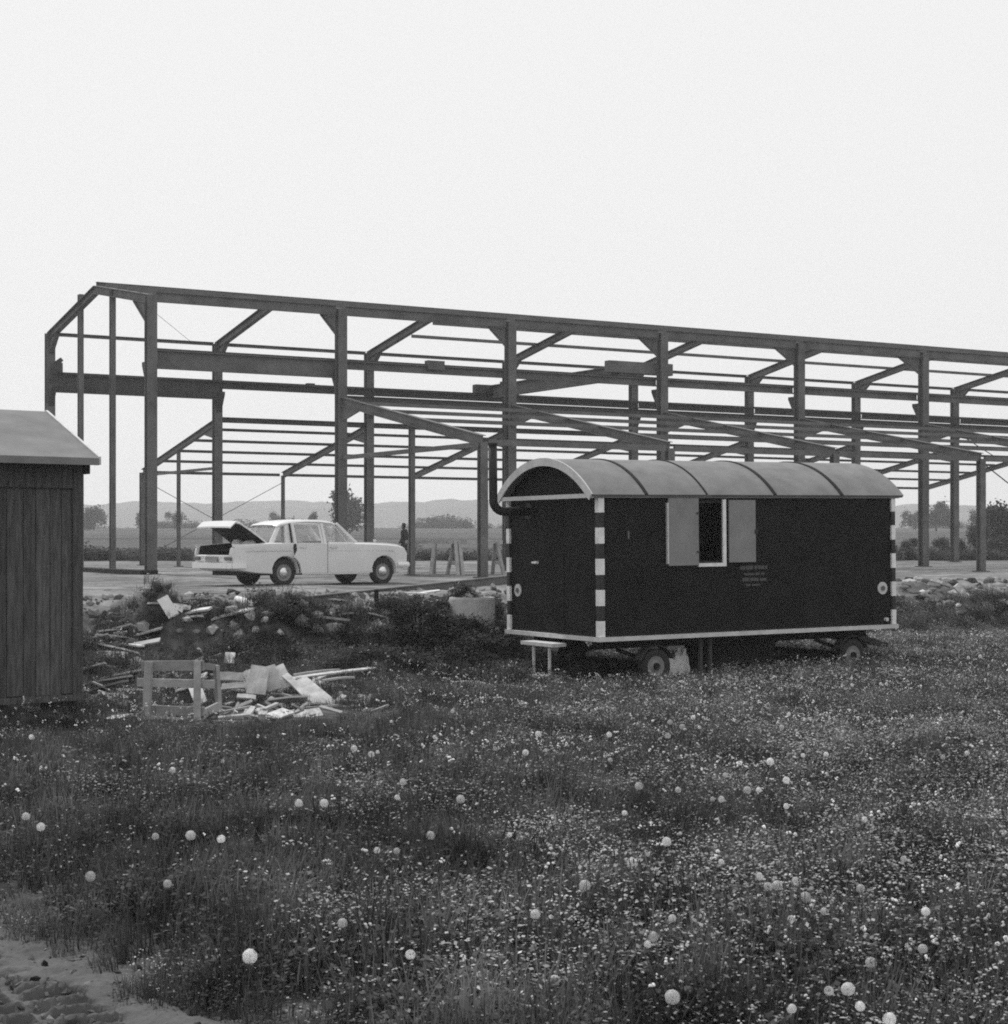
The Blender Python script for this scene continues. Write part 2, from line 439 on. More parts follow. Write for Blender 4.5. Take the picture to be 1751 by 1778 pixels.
# hills
def hill(name, D0, depth, top, sx, seed, v, lab):
    xs = np.linspace(-900, 900, 260); ds = np.linspace(0, 1, 18)
    vs = []
    for t in ds:
        for x in xs:
            ridge = top + sx * x + 4.5 * wob(x, 0, .011, seed) + 1.5 * wob(x, 0, .06, seed + 3) + .8 * wob(x, 3, .3, seed + 5)
            z = -12 + (ridge + 12) * math.sin(t * math.pi / 2) + 1.5 * wob(x, t * 300, .05, seed)
            vs.append((x, D0 + depth * t, z))
    n = len(xs)
    fs = [(j * n + i, j * n + i + 1, (j + 1) * n + i + 1, (j + 1) * n + i) for j in range(len(ds) - 1) for i in range(n - 1)]
    vs += [(x, D0 + depth * 1.6, -14) for x in xs]
    k = len(ds) - 1
    fs += [(k * n + i, k * n + i + 1, (k + 1) * n + i + 1, (k + 1) * n + i) for i in range(n - 1)]
    me = bpy.data.meshes.new(name); me.from_pydata(vs, [], fs); me.polygons.foreach_set('use_smooth', [True] * len(me.polygons))
    me.materials.append(mat(name + ' wooded', v, .95, .3, .03, coord='Object'))
    o = bpy.data.objects.new(name, me); col.objects.link(o); tag(o, lab, None, None, 'structure')
hill('hills', 1050, 260, 30.5, -.0085, 2, .06, 'low wooded hills on the horizon')

# ------------------------------------------------------------------ the steel hall
ALPHA = math.atan((6000 - CX) / F)
U = Vector((math.sin(ALPHA), math.cos(ALPHA), 0)); V = Vector((-math.cos(ALPHA), math.sin(ALPHA), 0)); Z = Vector((0, 0, 1))
D0 = 51.7
O = Vector(((262 - CX) / F * D0, D0, .7))
BAY, W, WN, WF = 6.25, 10.85, 9.1, 8.5
HE, HR, HA, HO = 8.38, 9.33, 5.55, 3.75                # eave, ridge, aisle top, aisle outer heights above the plot
NF = 9
def H(i, v, z):
    return O + U * (i * BAY) + V * v + Z * z
hall = empty('steel_hall_frame', O)
tag(hall, 'unfinished grey steel hall skeleton with rows of columns and bare roof beams', 'steel frame')
def member(name, fn, m=M_steel, parent=None):
    b = MB(); fn(b); return b.build(name, m, parent or hall)
def column(i, v, z1, h=.30, b=.30, z0=-.05, name='column', plate=True):
    c = member(name, lambda q: q.ibeam(H(i, v, z0), H(i, v, z1), h, b, .016, .026, up=V))
    if plate:
        member('base_plate', lambda q: q.beam(H(i, v, .005), H(i, v, .035), b + .16, h + .2, up=V), M_steel_d, c)
    return c
def haunch(p, along, down, t=.05):
    """triangular gusset at p reaching along one member and down the other"""
    q = MB(); n = (along.cross(down)).normalized() * t
    vs = [p + n, p + along + n, p + down + n, p - n, p + along - n, p + down - n]
    return q.add(vs, [(0, 1, 2), (5, 4, 3), (0, 3, 4, 1), (1, 4, 5, 2), (2, 5, 3, 0)])
rise = (HR - HE) / (W / 2)
for i in range(NF):
    for v, s in ((0, 1), (W, -1)):
        c = column(i, v, HE - .02)
        # rafter from this column up to the ridge, with its haunch
        p0, p1 = H(i, v, HE - .12), H(i, W / 2, HR - .12)
        member('rafter', lambda q: q.ibeam(p0, p1, .27, .2, .014, .022))
        dirr = (p1 - p0).normalized()
        haunch(p0 - Z * .12, dirr * (1.5 if v == 0 else 1.0), -Z * (.62 if v == 0 else .5), .035).build('haunch', M_steel, hall)
        q = MB(); q.beam(p0 - Z * (.74 if v == 0 else .62) + V * s * .15, p0 + dirr * (1.45 if v == 0 else .98) - Z * .15, .18, .03, up=V); q.build('haunch_flange', M_steel, hall)
        # bracket that carries the runway girder
        zb = 6.62 if v == 0 else 6.75
        q = MB(); vv = V * s
        b0 = H(i, v, zb - .22) + vv * .15
        q.add([b0 - U * .1, b0 + vv * .38 - U * .1, b0 + vv * .38 - Z * .1 - U * .1, b0 - Z * .75 - U * .1,
               b0 + U * .1, b0 + vv * .38 + U * .1, b0 + vv * .38 - Z * .1 + U * .1, b0 - Z * .75 + U * .1],
              [(0, 1, 2, 3), (7, 6, 5, 4), (0, 4, 5, 1), (1, 5, 6, 2), (2, 6, 7, 3), (3, 7, 4, 0)])
        q.build('girder_bracket', M_steel_d, hall)
    if i >= 1:
        # near aisle
        column(i, -WN, HO - .05, .22, .22)
        member('aisle_rafter', lambda q: q.ibeam(H(i, 0, HA - .12) - V * .15, H(i, -WN, HO), .29, .18))
        haunch(H(i, -.15, HA - .24), (H(i, -WN, HO) - H(i, 0, HA)).normalized() * 1.3, -Z * .5, .03).build('haunch', M_steel, hall)
        # far aisle
        column(i, W + WF, HO + .1, .13 if i > 1 else .24, .13 if i > 1 else .24)
        member('aisle_rafter', lambda q: q.ibeam(H(i, W, HA - .12) + V * .15, H(i, W + WF, HO + .12), .24, .16))
        haunch(H(i, W + .15, HA - .24), (H(i, W + WF, HO) - H(i, W, HA)).normalized() * 1.3, -Z * .5, .03).build('haunch', M_steel, hall)
# gable posts
for v in (3.7, 7.16):
    top = HE + rise * min(v, W - v) - (.05 if v < 5 else -.25)
    column(0, v, top, .19, .16, name='gable_post')
column(1, W + 4.2, (HA + HO) / 2 - .05, .14, .12, name='gable_post')
column(1, -4.9, HA - (HA - HO) * 4.9 / WN - .12, .17, .14, name='gable_post')
# longitudinal members, bay by bay
for i in range(NF - 1):
    e0, e1 = i + .026, i + 1 - .026
    for v in (0, W):
        member('eave_beam', lambda q: q.ibeam(H(e0, v, HE - .05), H(e1, v, HE - .05), .30 if v == 0 else .12, .14))
        zt = 6.62 if v == 0 else 6.75
        s = 1 if v == 0 else -1
        d = .56 if i == 0 else .26
        if i == 0 and v: d = .66
        member('runway_girder', lambda q: q.ibeam(H(i + .004, v + s * .36, zt - d / 2 + .16), H(i + .996, v + s * .36, zt - d / 2 + .16), d, .22, .02, .03), M_steel_d if v else M_steel)
        member('crane_rail', lambda q: q.beam(H(i + .002, v + s * .36, zt + .19), H(i + .998, v + s * .36, zt + .19), .05, .055), M_steel_d)
    member('ridge_beam', lambda q: q.ibeam(H(i, W / 2, HR + .04), H(i + .999, W / 2, HR + .04), .2, .12))
    if i >= 2:
        for k, v in enumerate((W * .64, W * .80)):
            z = HE + rise * (W - v) + .07
            member('purlin', lambda q: q.beam(H(i - (.02 if i > 2 else -.12), v, z), H(i + .98, v, z), .07, .12))
    for v in (W * .1, W * .2, W * .3, W * .4):
        z = HE + rise * v + .05
        member('purlin', lambda q: q.beam(H(i, v, z), H(i + .998, v, z), .08, .17))
    if i >= 1:
        # aisle eave struts, wall plates and purlins
        member('aisle_eave_beam', lambda q: q.ibeam(H(e0, W + .05, HA - .02), H(e1, W + .05, HA - .02), .2, .12), M_steel_d)
        member('aisle_eave_beam', lambda q: q.ibeam(H(e0, -.05, HA - .02), H(e1, -.05, HA - .02), .2, .12), M_steel_d)
        member('outer_eave_beam', lambda q: q.beam(H(e0, -WN, HO - .05), H(e1, -WN, HO - .05), .1, .16))
        member('outer_eave_beam', lambda q: q.beam(H(e0, W + WF, HO + .12), H(e1, W + WF, HO + .12), .08, .12), M_steel_d)
        for k in range(1, 5):
            t = k / 5
            zf = HA + (HO + .12 - HA) * t + .06
            member('purlin', lambda q: q.beam(H(i, W + WF * t, zf), H(i + .995, W + WF * t, zf), .06, .11), M_steel_d)
            zn = HA + (HO - HA) * t + .06
            if k < 4 or i > 1:
                member('purlin', lambda q: q.beam(H(i, -WN * t, zn), H(i + .995, -WN * t, zn), .06, .11))
# frame ties in the first aisle frame, and bracing rods
member('tie_beam', lambda q: q.beam(H(1, -.15, HO - .1), H(1, -WN, HO - .1), .08, .13))
member('tie_beam', lambda q: q.beam(H(1, W + .15, HO - .02), H(1, W + WF, HO - .02), .07, .1))
def rod(p0, p1, r=.014): member('bracing_rod', lambda q: q.cyl(p0, p1, r, n=6), M_steel_d)
for i in (1, 6):
    rod(H(i, W + WF, HO - .2), H(i + 1, W + WF, .3)); rod(H(i + 1, W + WF, HO - .2), H(i, W + WF, .3))
rod(H(4, -WN, HO - .15), H(5, -WN, .2), .02); rod(H(7, W, 6.3), H(8, W, 3.6), .022)
rod(H(.02, .1, 7.9), H(.22, 0.1, 7.0), .006)
# end stop of the runway, loose cleats
member('end_buffer', lambda q: (q.beam(H(.03, W - .36, 6.94), H(.03, W - .36, 7.3), .3, .26), q.beam(H(.03, W - .36, 7.28) - U * .05, H(.03, W - .36, 7.42) + U * .12, .2, .14)), M_steel_d)
member('joint_plate', lambda q: q.beam(H(1.52, .36, 6.8), H(1.62, .36, 6.8), .24, .3))
member('runway_splice', lambda q: q.beam(H(1.55, W - .36, 6.95), H(1.6, W - .36, 6.95), .2, .12), M_steel_d)
# foundation strip of the gable
q = MB(); q.beam(H(-.03, -.4, .02) , H(-.03, W + .5, .02), .55, .24); q.build('foundation_strip', M_under, hall)

# ------------------------------------------------------------------ overhead crane inside the hall
cu = 2.88
crane = empty('overhead_crane', H(cu, W / 2, 6.9)); tag(crane, 'overhead travelling crane bridge resting on the hall runway girders', 'crane')
zr = 6.92
q = MB(); q.ibeam(H(cu - .03, .5, zr + .12), H(cu - .03, W - .5, zr + .12), .5, .3, .02, .03); q.build('bridge_girder', M_steel, crane)
for v, s, ln in ((.36, 1, .22), (W - .36, -1, .16)):
    q = MB(); q.beam(H(cu - ln, v, zr + .2), H(cu + ln, v, zr + .2), .3, .42 if s == 1 else .36)
    c = q.build('end_carriage', M_steel if s == 1 else M_steel_d, crane, bevel=.02)
    for k in (-.75, .75):
        q = MB(); p = H(cu + ln * k, v, zr - .02); q.cyl(p - V * .05, p + V * .05, .13, n=14); q.build('wheel', M_steel_d, c)

# ------------------------------------------------------------------ site trailer
TA = math.atan2(2.79, 4.896)
SCL = .951
d0 = 25.15 * SCL
corner = P(1043, 1107, d0)
TL, TW, TH = 5.63 * SCL, 2.64 * SCL, 1.965
tg = gz(corner.x + 1.5, corner.y + 1.2)
trailer = empty('site_trailer', (corner.x, corner.y, corner.z), (0, R(-.62), TA))
tag(trailer, 'dark site caravan with barrel roof and striped corner posts standing in the meadow', 'site trailer')
T = trailer
def tl(name, b, m, parent=None, **k): return b.build(name, m, parent or T, space='local', **k)
th = .05
# side wall with its window hole (local x along, y depth, z up; 0 = bottom rail)
wx0, wx1, wz0, wz1 = 1.66, 2.10, 1.00, TH - .07
def holed(x0, x1, z0, z1, hx0, hx1, hz0, hz1, y0, y1):
    b = MB()
    for y in (y0, y1):
        vs = [(x0, y, z0), (x1, y, z0), (x1, y, z1), (x0, y, z1), (hx0, y, hz0), (hx1, y, hz0), (hx1, y, hz1), (hx0, y, hz1)]
        fs = [(0, 1, 5, 4), (1, 2, 6, 5), (2, 3, 7, 6), (3, 0, 4, 7)]
        b.add(vs, fs if y == y0 else [f[::-1] for f in fs])
    b.add([(hx0, y0, hz0), (hx1, y0, hz0), (hx1, y0, hz1), (hx0, y0, hz1), (hx0, y1, hz0), (hx1, y1, hz0), (hx1, y1, hz1), (hx0, y1, hz1)],
          [(0, 1, 5, 4), (1, 2, 6, 5), (2, 3, 7, 6), (3, 0, 4, 7)])
    b.add([(x0, y0, z0), (x1, y0, z0), (x1, y0, z1), (x0, y0, z1), (x0, y1, z0), (x1, y1, z0), (x1, y1, z1), (x0, y1, z1)],
          [(0, 4, 5, 1), (1, 5, 6, 2), (2, 6, 7, 3), (3, 7, 4, 0)])
    return b
tl('side_wall', holed(.01, TL - .01, .03, TH, wx0, wx1, wz0, wz1, .0, th), M_trailer)
tl('side_wall', MB().box((.01, TW - th, .03), (TL - .01, TW, TH)), M_trailer)
tl('end_wall', MB().box((.003, th, .03), (th, TW - th, TH)), M_trailer)
tl('end_wall', MB().box((TL - th, th, .03), (TL, TW - th, TH)), M_trailer)
tl('floor', MB().box((.0, .0, -.04), (TL, TW, .028)), M_under)
# door on the end wall with handle
dr = tl('door', MB().box((-.004, .95, .05), (.0, 1.75, TH - .12)), M_trailer)
tl('handle', MB().box((-.05, 1.64, 1.0), (-.0045, 1.70, 1.04)).box((-.07, 1.60, 1.01), (-.05, 1.74, 1.035)), M_white, dr)
# corner posts in black and white bands
def post(x0, x1, y0, y1, n0):
    o = tl('corner_post', MB().box((x0, y0, .0), (x1, y1, TH)), M_band)
    nb = 9; h = TH / (nb + .1)
    for k in range(0, nb, 2):
        e = .004
        tl('white_band', MB().box((x0 - e, y0 - e, k * h + .004), (x1 + e, y1 + e, (k + 1) * h + .01)), M_white, o)
post(-.03, .055, -.03, .055, 0); post(TL - .04, TL + .03, -.03, .04, 0)
post(-.03, .05, TW - .05, TW + .03, 0); post(TL - .04, TL + .03, TW - .04, TW + .03, 0)
# bottom rail
tl('bottom_rail', MB().box((-.06, -.06, -.06), (TL + .06, -.005, .0)), M_cream)
tl('bottom_rail', MB().box((-.06, -.004, -.06), (-.002, TW + .06, -.001)), M_cream)
# barrel roof
OX, OY = .16, .07
hw = TW / 2 + OY; sag = .54
Rr = (hw * hw + sag * sag) / (2 * sag); a0 = math.asin(hw / Rr)
def arc(r, n=24, a=a0): return [(TW / 2 + r * math.sin(-a + 2 * a * k / n), TH - .0 + sag - Rr + r * math.cos(-a + 2 * a * k / n)) for k in range(n + 1)]
def shell(x0, x1, ro, ri, n=24, mi=0, segs=10):
    b = MB(); o, i = arc(ro, n), arc(ri, n)
    xs = [x0 + (x1 - x0) * k / segs for k in range(segs + 1)]
    for k in range(segs):
        vs = [(xs[k], y, z) for y, z in o] + [(xs[k + 1], y, z) for y, z in o] + [(xs[k], y, z) for y, z in i] + [(xs[k + 1], y, z) for y, z in i]
        m = n + 1; fs = []
        for j in range(n):
            fs += [(j, m + j, m + j + 1, j + 1), (2 * m + j + 1, 3 * m + j + 1, 3 * m + j, 2 * m + j)]
            if k == 0: fs.append((j, j + 1, 2 * m + j + 1, 2 * m + j))
            if k == segs - 1: fs.append((m + j + 1, m + j, 3 * m + j, 3 * m + j + 1))
        fs += [(0, 2 * m, 3 * m, m), (n, m + n, 3 * m + n, 2 * m + n)]
        b.add(vs, fs)
    return b
rf = tl('roof', shell(-OX, TL + OX, Rr + .02, Rr - .03), M_roof, smooth=False)
rf.data.polygons.foreach_set('use_smooth', [True] * len(rf.data.polygons)); md = rf.modifiers.new('split', 'EDGE_SPLIT'); md.split_angle = R(40)
for x, w_ in zip((.76, 1.79, 3.04, 4.31), (.05, .024, .055, .06)):
    x -= w_
    tl('roof_seam_shade', shell(x, x + w_, Rr + .034, Rr + .021, segs=1), M_under, rf)  # seams coloured near black, with their shadow stripes painted in
tl('roof_edge_trim', shell(-OX - .02, -OX + .0, Rr + .03, Rr - .085, segs=1), M_cream, rf)
# end pediments under the arch
for x in (.0, TL - .05):
    ar = arc(Rr - .035, 24, a0 * .995); b = MB()
    vs = [(x, y, z) for y, z in ar] + [(x + .045, y, z) for y, z in ar]; n = len(ar)
    b.add(vs, [tuple(range(n - 1, -1, -1)), tuple(range(n, 2 * n))] + [(k, k + 1, n + k + 1, n + k) for k in range(n - 1)] + [(n - 1, 0, n, 2 * n - 1)])
    tl('pediment', b, M_trailer)
tl('pediment_trim', MB().box((-OX, -OY + .02, TH - .03), (-OX + .04, TW + OY - .02, TH + .03)), M_cream)
tl('eave_board', MB().box((-.1, -.05, TH - .03), (TL + .1, -.004, TH + .035)), M_roof)
# window with frame and two open shutters
wi = tl('window', MB().box((wx1 + .0, -.035, wz0 - .05), (wx1 + .055, .0 - .002, wz1 + .02)).box((wx0, -.035, wz0 - .05), (wx1 - .001, -.002, wz0)), M_white)
tl('sash', MB().box((wx0 + .001, .02, wz0 + .001), (wx0 + .02, .045, wz1 - .001)).box((wx0 + .021, .02, wz0 + .001), (wx1 - .001, .045, wz0 + .03)).box((wx0 + .021, .02, wz1 - .03), (wx1 - .001, .045, wz1 - .001)), M_black, wi)
s1 = tl('shutter', MB().box((1.13, -.055, .97), (wx0 - .005, -.025, TH - .035)), M_shutter, bevel=.006)
tl('shutter_edge', MB().box((1.105, -.06, 1.0), (1.129, -.02, TH - .10)), M_cream, s1)
tl('hinge', MB().box((wx0 - .05, -.062, 1.15), (wx0 + .0, -.056, 1.18)).box((wx0 - .05, -.062, 1.7), (wx0, -.056, 1.73)), M_steel_d, s1)
s2 = tl('shutter', MB().box((2.20, -.05, 1.0), (2.68, -.022, TH - .06)), M_shutter, bevel=.006)
tl('latch', MB().box((2.66, -.065, 1.42), (2.70, -.051, 1.48)), M_steel_d, s2)
tl('hook', MB().box((.46, -.02, 1.36), (.485, -.001, 1.47)), M_steel, None)
# faded painted inscription: four short lines, unreadable at this size
insc = empty('inscription', (0, 0, 0)); insc.parent = T; insc.location = (2.42, -.004, .62); WM[insc] = WM[T] @ Matrix.Translation((2.42, -.004, .62))
rows = [(0, .50, .27, .060), (.07, .40, .19, .038), (.04, .44, .10, .052), (.10, .26, .03, .036)]
for x0, ln, z0, hh in rows:
    b = MB(); x = x0
    while x < x0 + ln - .03:
        w_ = min(random.uniform(.05, .2), x0 + ln - x)
        b.box((x, -.003, z0 + random.uniform(0, .006)), (x + w_, 0, z0 + hh - random.uniform(0, .008)))
        x += w_ + random.uniform(.008, .03)
    o = b.build('lettering', M_sign, insc, space='local')
# reflectors
def reflector(cx, y, z, ax):
    b = MB(); p = Vector((cx, y, z)); d = Vector((0, -1, 0)) if ax == 'y' else Vector((-1, 0, 0))
    b.cyl(p, p + d * .015, .095, n=20); o = tl('reflector', b, M_cream)
    tl('reflector_glass', MB().cyl(p + d * .0155, p + d * .03, .038, n=14), M_dark_glass, o)
reflector(TL - .22, -.002, .56, 'y'); reflector(-.0, TW - .26, .60, 'x')
tl('bolt', MB().cyl((TL - .16, -.002, .08), (TL - .16, -.05, .08), .03, n=10), M_cream)
# stove pipe: out of the end wall, elbow, upright
pz = TH - .19
yy_ = TW - .62
pts = [(-.001, yy_, pz), (-.45, yy_, pz)]
for k in range(1, 7):
    a = k / 6 * math.pi / 2; pts.append((-.45 - .17 * math.sin(a), yy_, pz + .17 * (1 - math.cos(a))))
pts += [(-.62, yy_, pz + .5), (-.62, yy_, pz + .98)]
sp = tl('stove_pipe', MB().tube(pts, .064, 14), M_black, smooth=True)
tl('pipe_cap', MB().cyl((-.62, yy_, pz + .97), (-.62, yy_, pz + 1.0), .076, n=14), M_black, sp)
tl('wall_collar', MB().cyl((-.0, yy_, pz), (-.03, yy_, pz), .12, n=16), M_black, sp)
# hanging steps at the door
st = tl('steps', MB().box((-.28, .82, -.17), (-.05, 1.72, -.12)), M_cream)
for y in (.98, 1.42):
    tl('hanger', MB().box((-.25, y - .018, -.58), (-.22, y + .018, -.1705)), M_cream, st)
tl('tread', MB().box((-.38, .92, -.62), (-.10, 1.62, -.581)), M_cream, st)
# chassis, axles, wheels, drawbar
for y in (.45, TW - .45): tl('chassis_rail', MB().ibeam((.15, y, -.13), (TL - .15, y, -.13), .14, .08), M_under)
def wheel(x, y):
    zc = -.45; r = .245
    w = MB().lathe([(r * .6, -.055), (r * .92, -.08), (r, -.05), (r, .05), (r * .92, .08), (r * .6, .055)], 26, 'y', center=(x, y, zc))
    o = tl('wheel', w, M_rubber, smooth=True)
    tl('rim', MB().lathe([(.02, -.06), (.05, -.058), (r * .36, -.035), (r * .6, -.05), (r * .6, .05), (.02, .05)], 22, 'y', center=(x, y, zc)), M_shutter, o)
    tl('hub', MB().cyl((x, y - .085, zc), (x, y - .03, zc), .05, .055, n=12), M_under, o)
    arcp = [(x + (r + .05) * math.cos(t), y, zc + (r + .05) * math.sin(t)) for t in np.linspace(R(20), R(160), 10)]
    b = MB()
    for p0, p1 in zip(arcp[:-1], arcp[1:]):
        b.beam(p0, p1, .18, .012, up=(0, 0, 1))
    tl('mudguard', b, M_steel_d, o)
for x in (.99, 4.62):
    for y in (.14, TW - .14): wheel(x, y)
    tl('axle', MB().cyl((x, .2, -.45), (x, TW - .2, -.45), .04, n=10), M_under)
    for y in (.45, TW - .45): tl('leaf_spring', MB().beam((x - .42, y, -.22), (x, y, -.36), .06, .05).beam((x, y, -.36), (x + .42, y, -.22), .06, .05), M_under)
tl('drawbar', MB().beam((TL - .2, .7, -.2), (TL + .85, TW / 2, -.40), .07, .09).beam((TL - .2, TW - .7, -.2), (TL + .85, TW / 2, -.40), .07, .09), M_under)
tl('drawbar_eye', MB().cyl((TL + .80, TW / 2, -.40), (TL + 1.0, TW / 2, -.41), .035, n=10), M_under)
tl('tool_box', MB().box((2.35, .55, -.52), (3.5, 1.3, -.09)), M_under)
tl('support_leg', MB().box((1.78, .12, -.62), (1.83, .17, -.09)).box((1.72, .08, -.65), (1.89, .21, -.621)), M_steel_d)
tl('support_leg', MB().box((1.95, .12, -.62), (2.0, .17, -.09)).box((1.91, .08, -.65), (2.04, .21, -.621)), M_steel_d)

def to_world(l): return WM[T] @ Vector(l)
# paper sacks lying under the trailer
def sack(px, py, w, h, label, seed):
    p = G(px, py + 20); p = to_world((1.2 + seed * .24, .45, 0)); z = gz(p.x, p.y)
    b = bmesh.new(); bmesh.ops.create_icosphere(b, subdivisions=3, radius=1)
    r_ = random.Random(seed)
    for v in b.verts:
        n = .16 * math.sin(5 * v.co.x + seed) * math.sin(4 * v.co.z + 1) + .12 * math.sin(7 * v.co.y + 3 * v.co.z)
        k = 1 + n
        v.co = Vector((v.co.x * w * k * (1 - .35 * max(0, v.co.z)), v.co.y * .16 * k, (v.co.z * .5 + .5) * h * k))
    me = bpy.data.meshes.new('paper_sack'); b.to_mesh(me); b.free(); me.materials.append(M_bag)
    o = bpy.data.objects.new('paper_sack', me); col.objects.link(o); o.location = (p.x, p.y, z - .02); o.rotation_euler = (0, 0, TA + seed)
    tag(o, label, 'sack', 'sacks under the trailer')
sack(1190, 1135, .13, .40, 'crumpled white sack under the trailer, nearer the striped corner', 1)
sack(1210, 1135, .12, .46, 'crumpled white sack under the trailer, beside the support legs', 2)

# ------------------------------------------------------------------ plank shed at the near left
SA = R(36)
sc_corner = Vector((-4.66, 19.0, 0))
S0 = P(140, 1205, 19.0)
shed = empty('plank_shed', (S0.x, S0.y, S0.z), (0, 0, SA)); tag(shed, 'dark vertical plank shed with pale felt pitched roof at the meadow edge', 'shed')
SH, SLN, SDP = 2.56, 3.2, 2.5
def sl(name, b, m, parent=None, **k): return b.build(name, m, parent or shed, space='local', **k)
sw = sl('wall', MB().box((-SLN, .03, .03), (-.03, .06, SH)), M_under)
x = -SLN
while x < -.02:
    w_ = random.uniform(.13, .19); w_ = min(w_, -.0 - x)
    dz = random.uniform(-.02, .02)
    pl = sl('plank', MB().box((x + .003, random.uniform(-.006, .004), .0 + dz * .5), (x + w_ - .003, .03, SH - .02)), M_shed, sw, bevel=.004)
    x += w_
for x0, x1, y0, y1 in ((-.03, .0, .03, SDP), (-SLN, -SLN + .03, .061, SDP), (-SLN + .031, -.031, SDP - .03, SDP)):
    sl('wall', MB().box((x0, y0, .0), (x1, y1, SH)), M_shed)
sl('corner_board', MB().box((-.10, -.030, -.02), (.012, -.008, SH - .03)), M_shed)
sl('corner_board', MB().box((.001, -.007, -.02), (.026, .12, SH - .03)), M_shed)
sl('top_board', MB().box((-SLN, -.045, SH - .30), (-.11, -.008, SH - .02)), M_shed, None)
sl('base_sill', MB().box((-SLN, -.035, -.07), (.02, SDP, -.001)), M_shed)
for x in (-.2, -1.6, -3.0):
    for y in (.15, SDP - .2): sl('footing_block', MB().box((x - .15, y - .12, -.42), (x + .15, y + .12, -.071)), M_under)
ey, ez, ry, rz = -.32, SH - .02, 1.22, SH + .58
ox = .07
def slope(y0, z0, y1, z1, x0, x1, t):
    return MB().add([(x0, y0, z0), (x1, y0, z0), (x1, y1, z1), (x0, y1, z1), (x0, y0, z0 + t), (x1, y0, z0 + t), (x1, y1, z1 + t), (x0, y1, z1 + t)],
                    [(3, 2, 1, 0), (4, 5, 6, 7), (0, 1, 5, 4), (1, 2, 6, 5), (2, 3, 7, 6), (3, 0, 4, 7)])
sr = sl('roof', slope(ey, ez, ry, rz, -SLN - .2, ox, .045), M_shed_roof)
sl('roof', slope(2 * ry - ey, ez, ry + .002, rz, -SLN - .2, ox, .045), M_shed_roof)
sl('verge_board', slope(ey - .01, ez - .03, ry, rz - .03, ox + .001, ox + .03, .09), M_cream, sr)
sl('verge_board', slope(2 * ry - ey, ez - .03, ry + .003, rz - .03, ox + .001, ox + .03, .09), M_cream, sr)
sl('fascia', MB().box((-SLN - .2, ey - .03, ez - .035), (ox, ey - .001, ez + .04)), M_shed_roof, sr)
g = MB(); g.add([(-.03, .0, SH), (-.03, 2 * ry - .0, SH), (-.03, ry, rz - .02), (-.005, .0, SH), (-.005, 2 * ry, SH), (-.005, ry, rz - .02)],
               [(0, 1, 2), (5, 4, 3), (0, 3, 4, 1), (1, 4, 5, 2), (2, 5, 3, 0)]); sl('gable', g, M_shed)
sl('rafter_end', MB().box((.03, -.05, SH - .14), (.09, .10, SH - .03)), M_under)

# ------------------------------------------------------------------ the car
CD = 40.2
cc = P(543, 1012, CD); cg = gz(cc.x, cc.y)
CA = R(39)
car = empty('saloon_car', (cc.x, cc.y, cg + .0), (0, 0, CA)); tag(car, 'cream saloon car with its boot lid open, parked on the bare earth', 'car')
def cl(name, b, m, parent=None, **k): return b.build(name, m, parent or car, space='local', **k)
WR, AR = .305, .335
AXF, AXR = 1.42, -1.28
def arch(cx, n=10):
    z0 = .27; a1 = math.asin((.33 - z0) / AR) if .33 > z0 else 0
    ts = np.linspace(math.pi + a1, -a1, n)[::1]
    # from the rear (left) foot over the top to the front foot
    return [(cx + AR * math.cos(t) * (-1 if False else 1), .33 + AR * math.sin(t)) for t in np.linspace(math.pi + a1, -a1, n)]
top_full = [(-2.61, .52), (-2.65, .72), (-2.62, .85), (-2.53, .905), (-2.2, .935), (-1.9, .96), (-1.66, .975), (-1.60, .975), (-.6, .97), (.3, .965), (.72, .965), (1.1, .955), (1.5, .938), (1.82, .91), (2.03, .855), (2.12, .73), (2.10, .50), (2.02, .36)]
top_low = [(-2.61, .52), (-2.65, .68), (-2.63, .70), (-2.58, .705), (-2.55, .55), (-1.75, .52), (-1.66, .52), (-1.60, .975), (-.6, .97), (.3, .965), (.72, .985), (1.1, .985), (1.5, .972), (1.82, .945), (2.03, .88), (2.12, .745), (2.10, .50), (2.02, .36)]
low = [(1.86, .27)] + arch(AXF)[::-1] + [(.3, .25), (-.3, .25)] + arch(AXR)[::-1] + [(-2.0, .29), (-2.5, .36)]
def prof(top): return top + low
def inset(poly, d):
    n = len(poly); out = []
    for i in range(n):
        a, b, c = Vector(poly[i - 1]), Vector(poly[i]), Vector(poly[(i + 1) % n])
        t = (c - a)
        if t.length < 1e-6: out.append(tuple(b)); continue
        t.normalize(); nrm = Vector((t.y, -t.x))        # polygon runs clockwise seen from +y ... inward side
        out.append(tuple(b + nrm * d))
    return out
def wfac(x): return 1 - (.10 if x > 0 else .03) * max(0, (abs(x) - 1.5) / .9) ** 2
LAY = [(-.885, .075, 0), (-.88, .02, 0), (-.83, .0, 0), (-.785, .0, 0), (-.775, .0, 1), (.775, .0, 1), (.785, .0, 0), (.83, 0, 0), (.88, .02, 0), (.885, .075, 0)]
b = MB(); rings = []
for y, d, lowd in LAY:
    p = inset(prof(top_low if lowd else top_full), d)
    # rounded shoulders: outermost layers drop a little
    rings.append([(x, y * wfac(x), z) for x, z in p])
n = len(rings[0])
vs = [v for r_ in rings for v in r_]
fs, mi = [], []
for k in range(len(rings) - 1):
    for i in range(n):
        j = (i + 1) % n
        fs.append((k * n + i, k * n + j, (k + 1) * n + j, (k + 1) * n + i))
        mi.append(1 if (k in (3, 4, 5) and 3 <= i <= 6) else 0)
fs += [tuple(range(n - 1, -1, -1)), tuple((len(rings) - 1) * n + i for i in range(n))]; mi += [0, 0]
b.v = [Vector(v) for v in vs]; b.f = fs; b.mi = mi
body = cl('body', b, [M_car, M_carint], smooth=True)
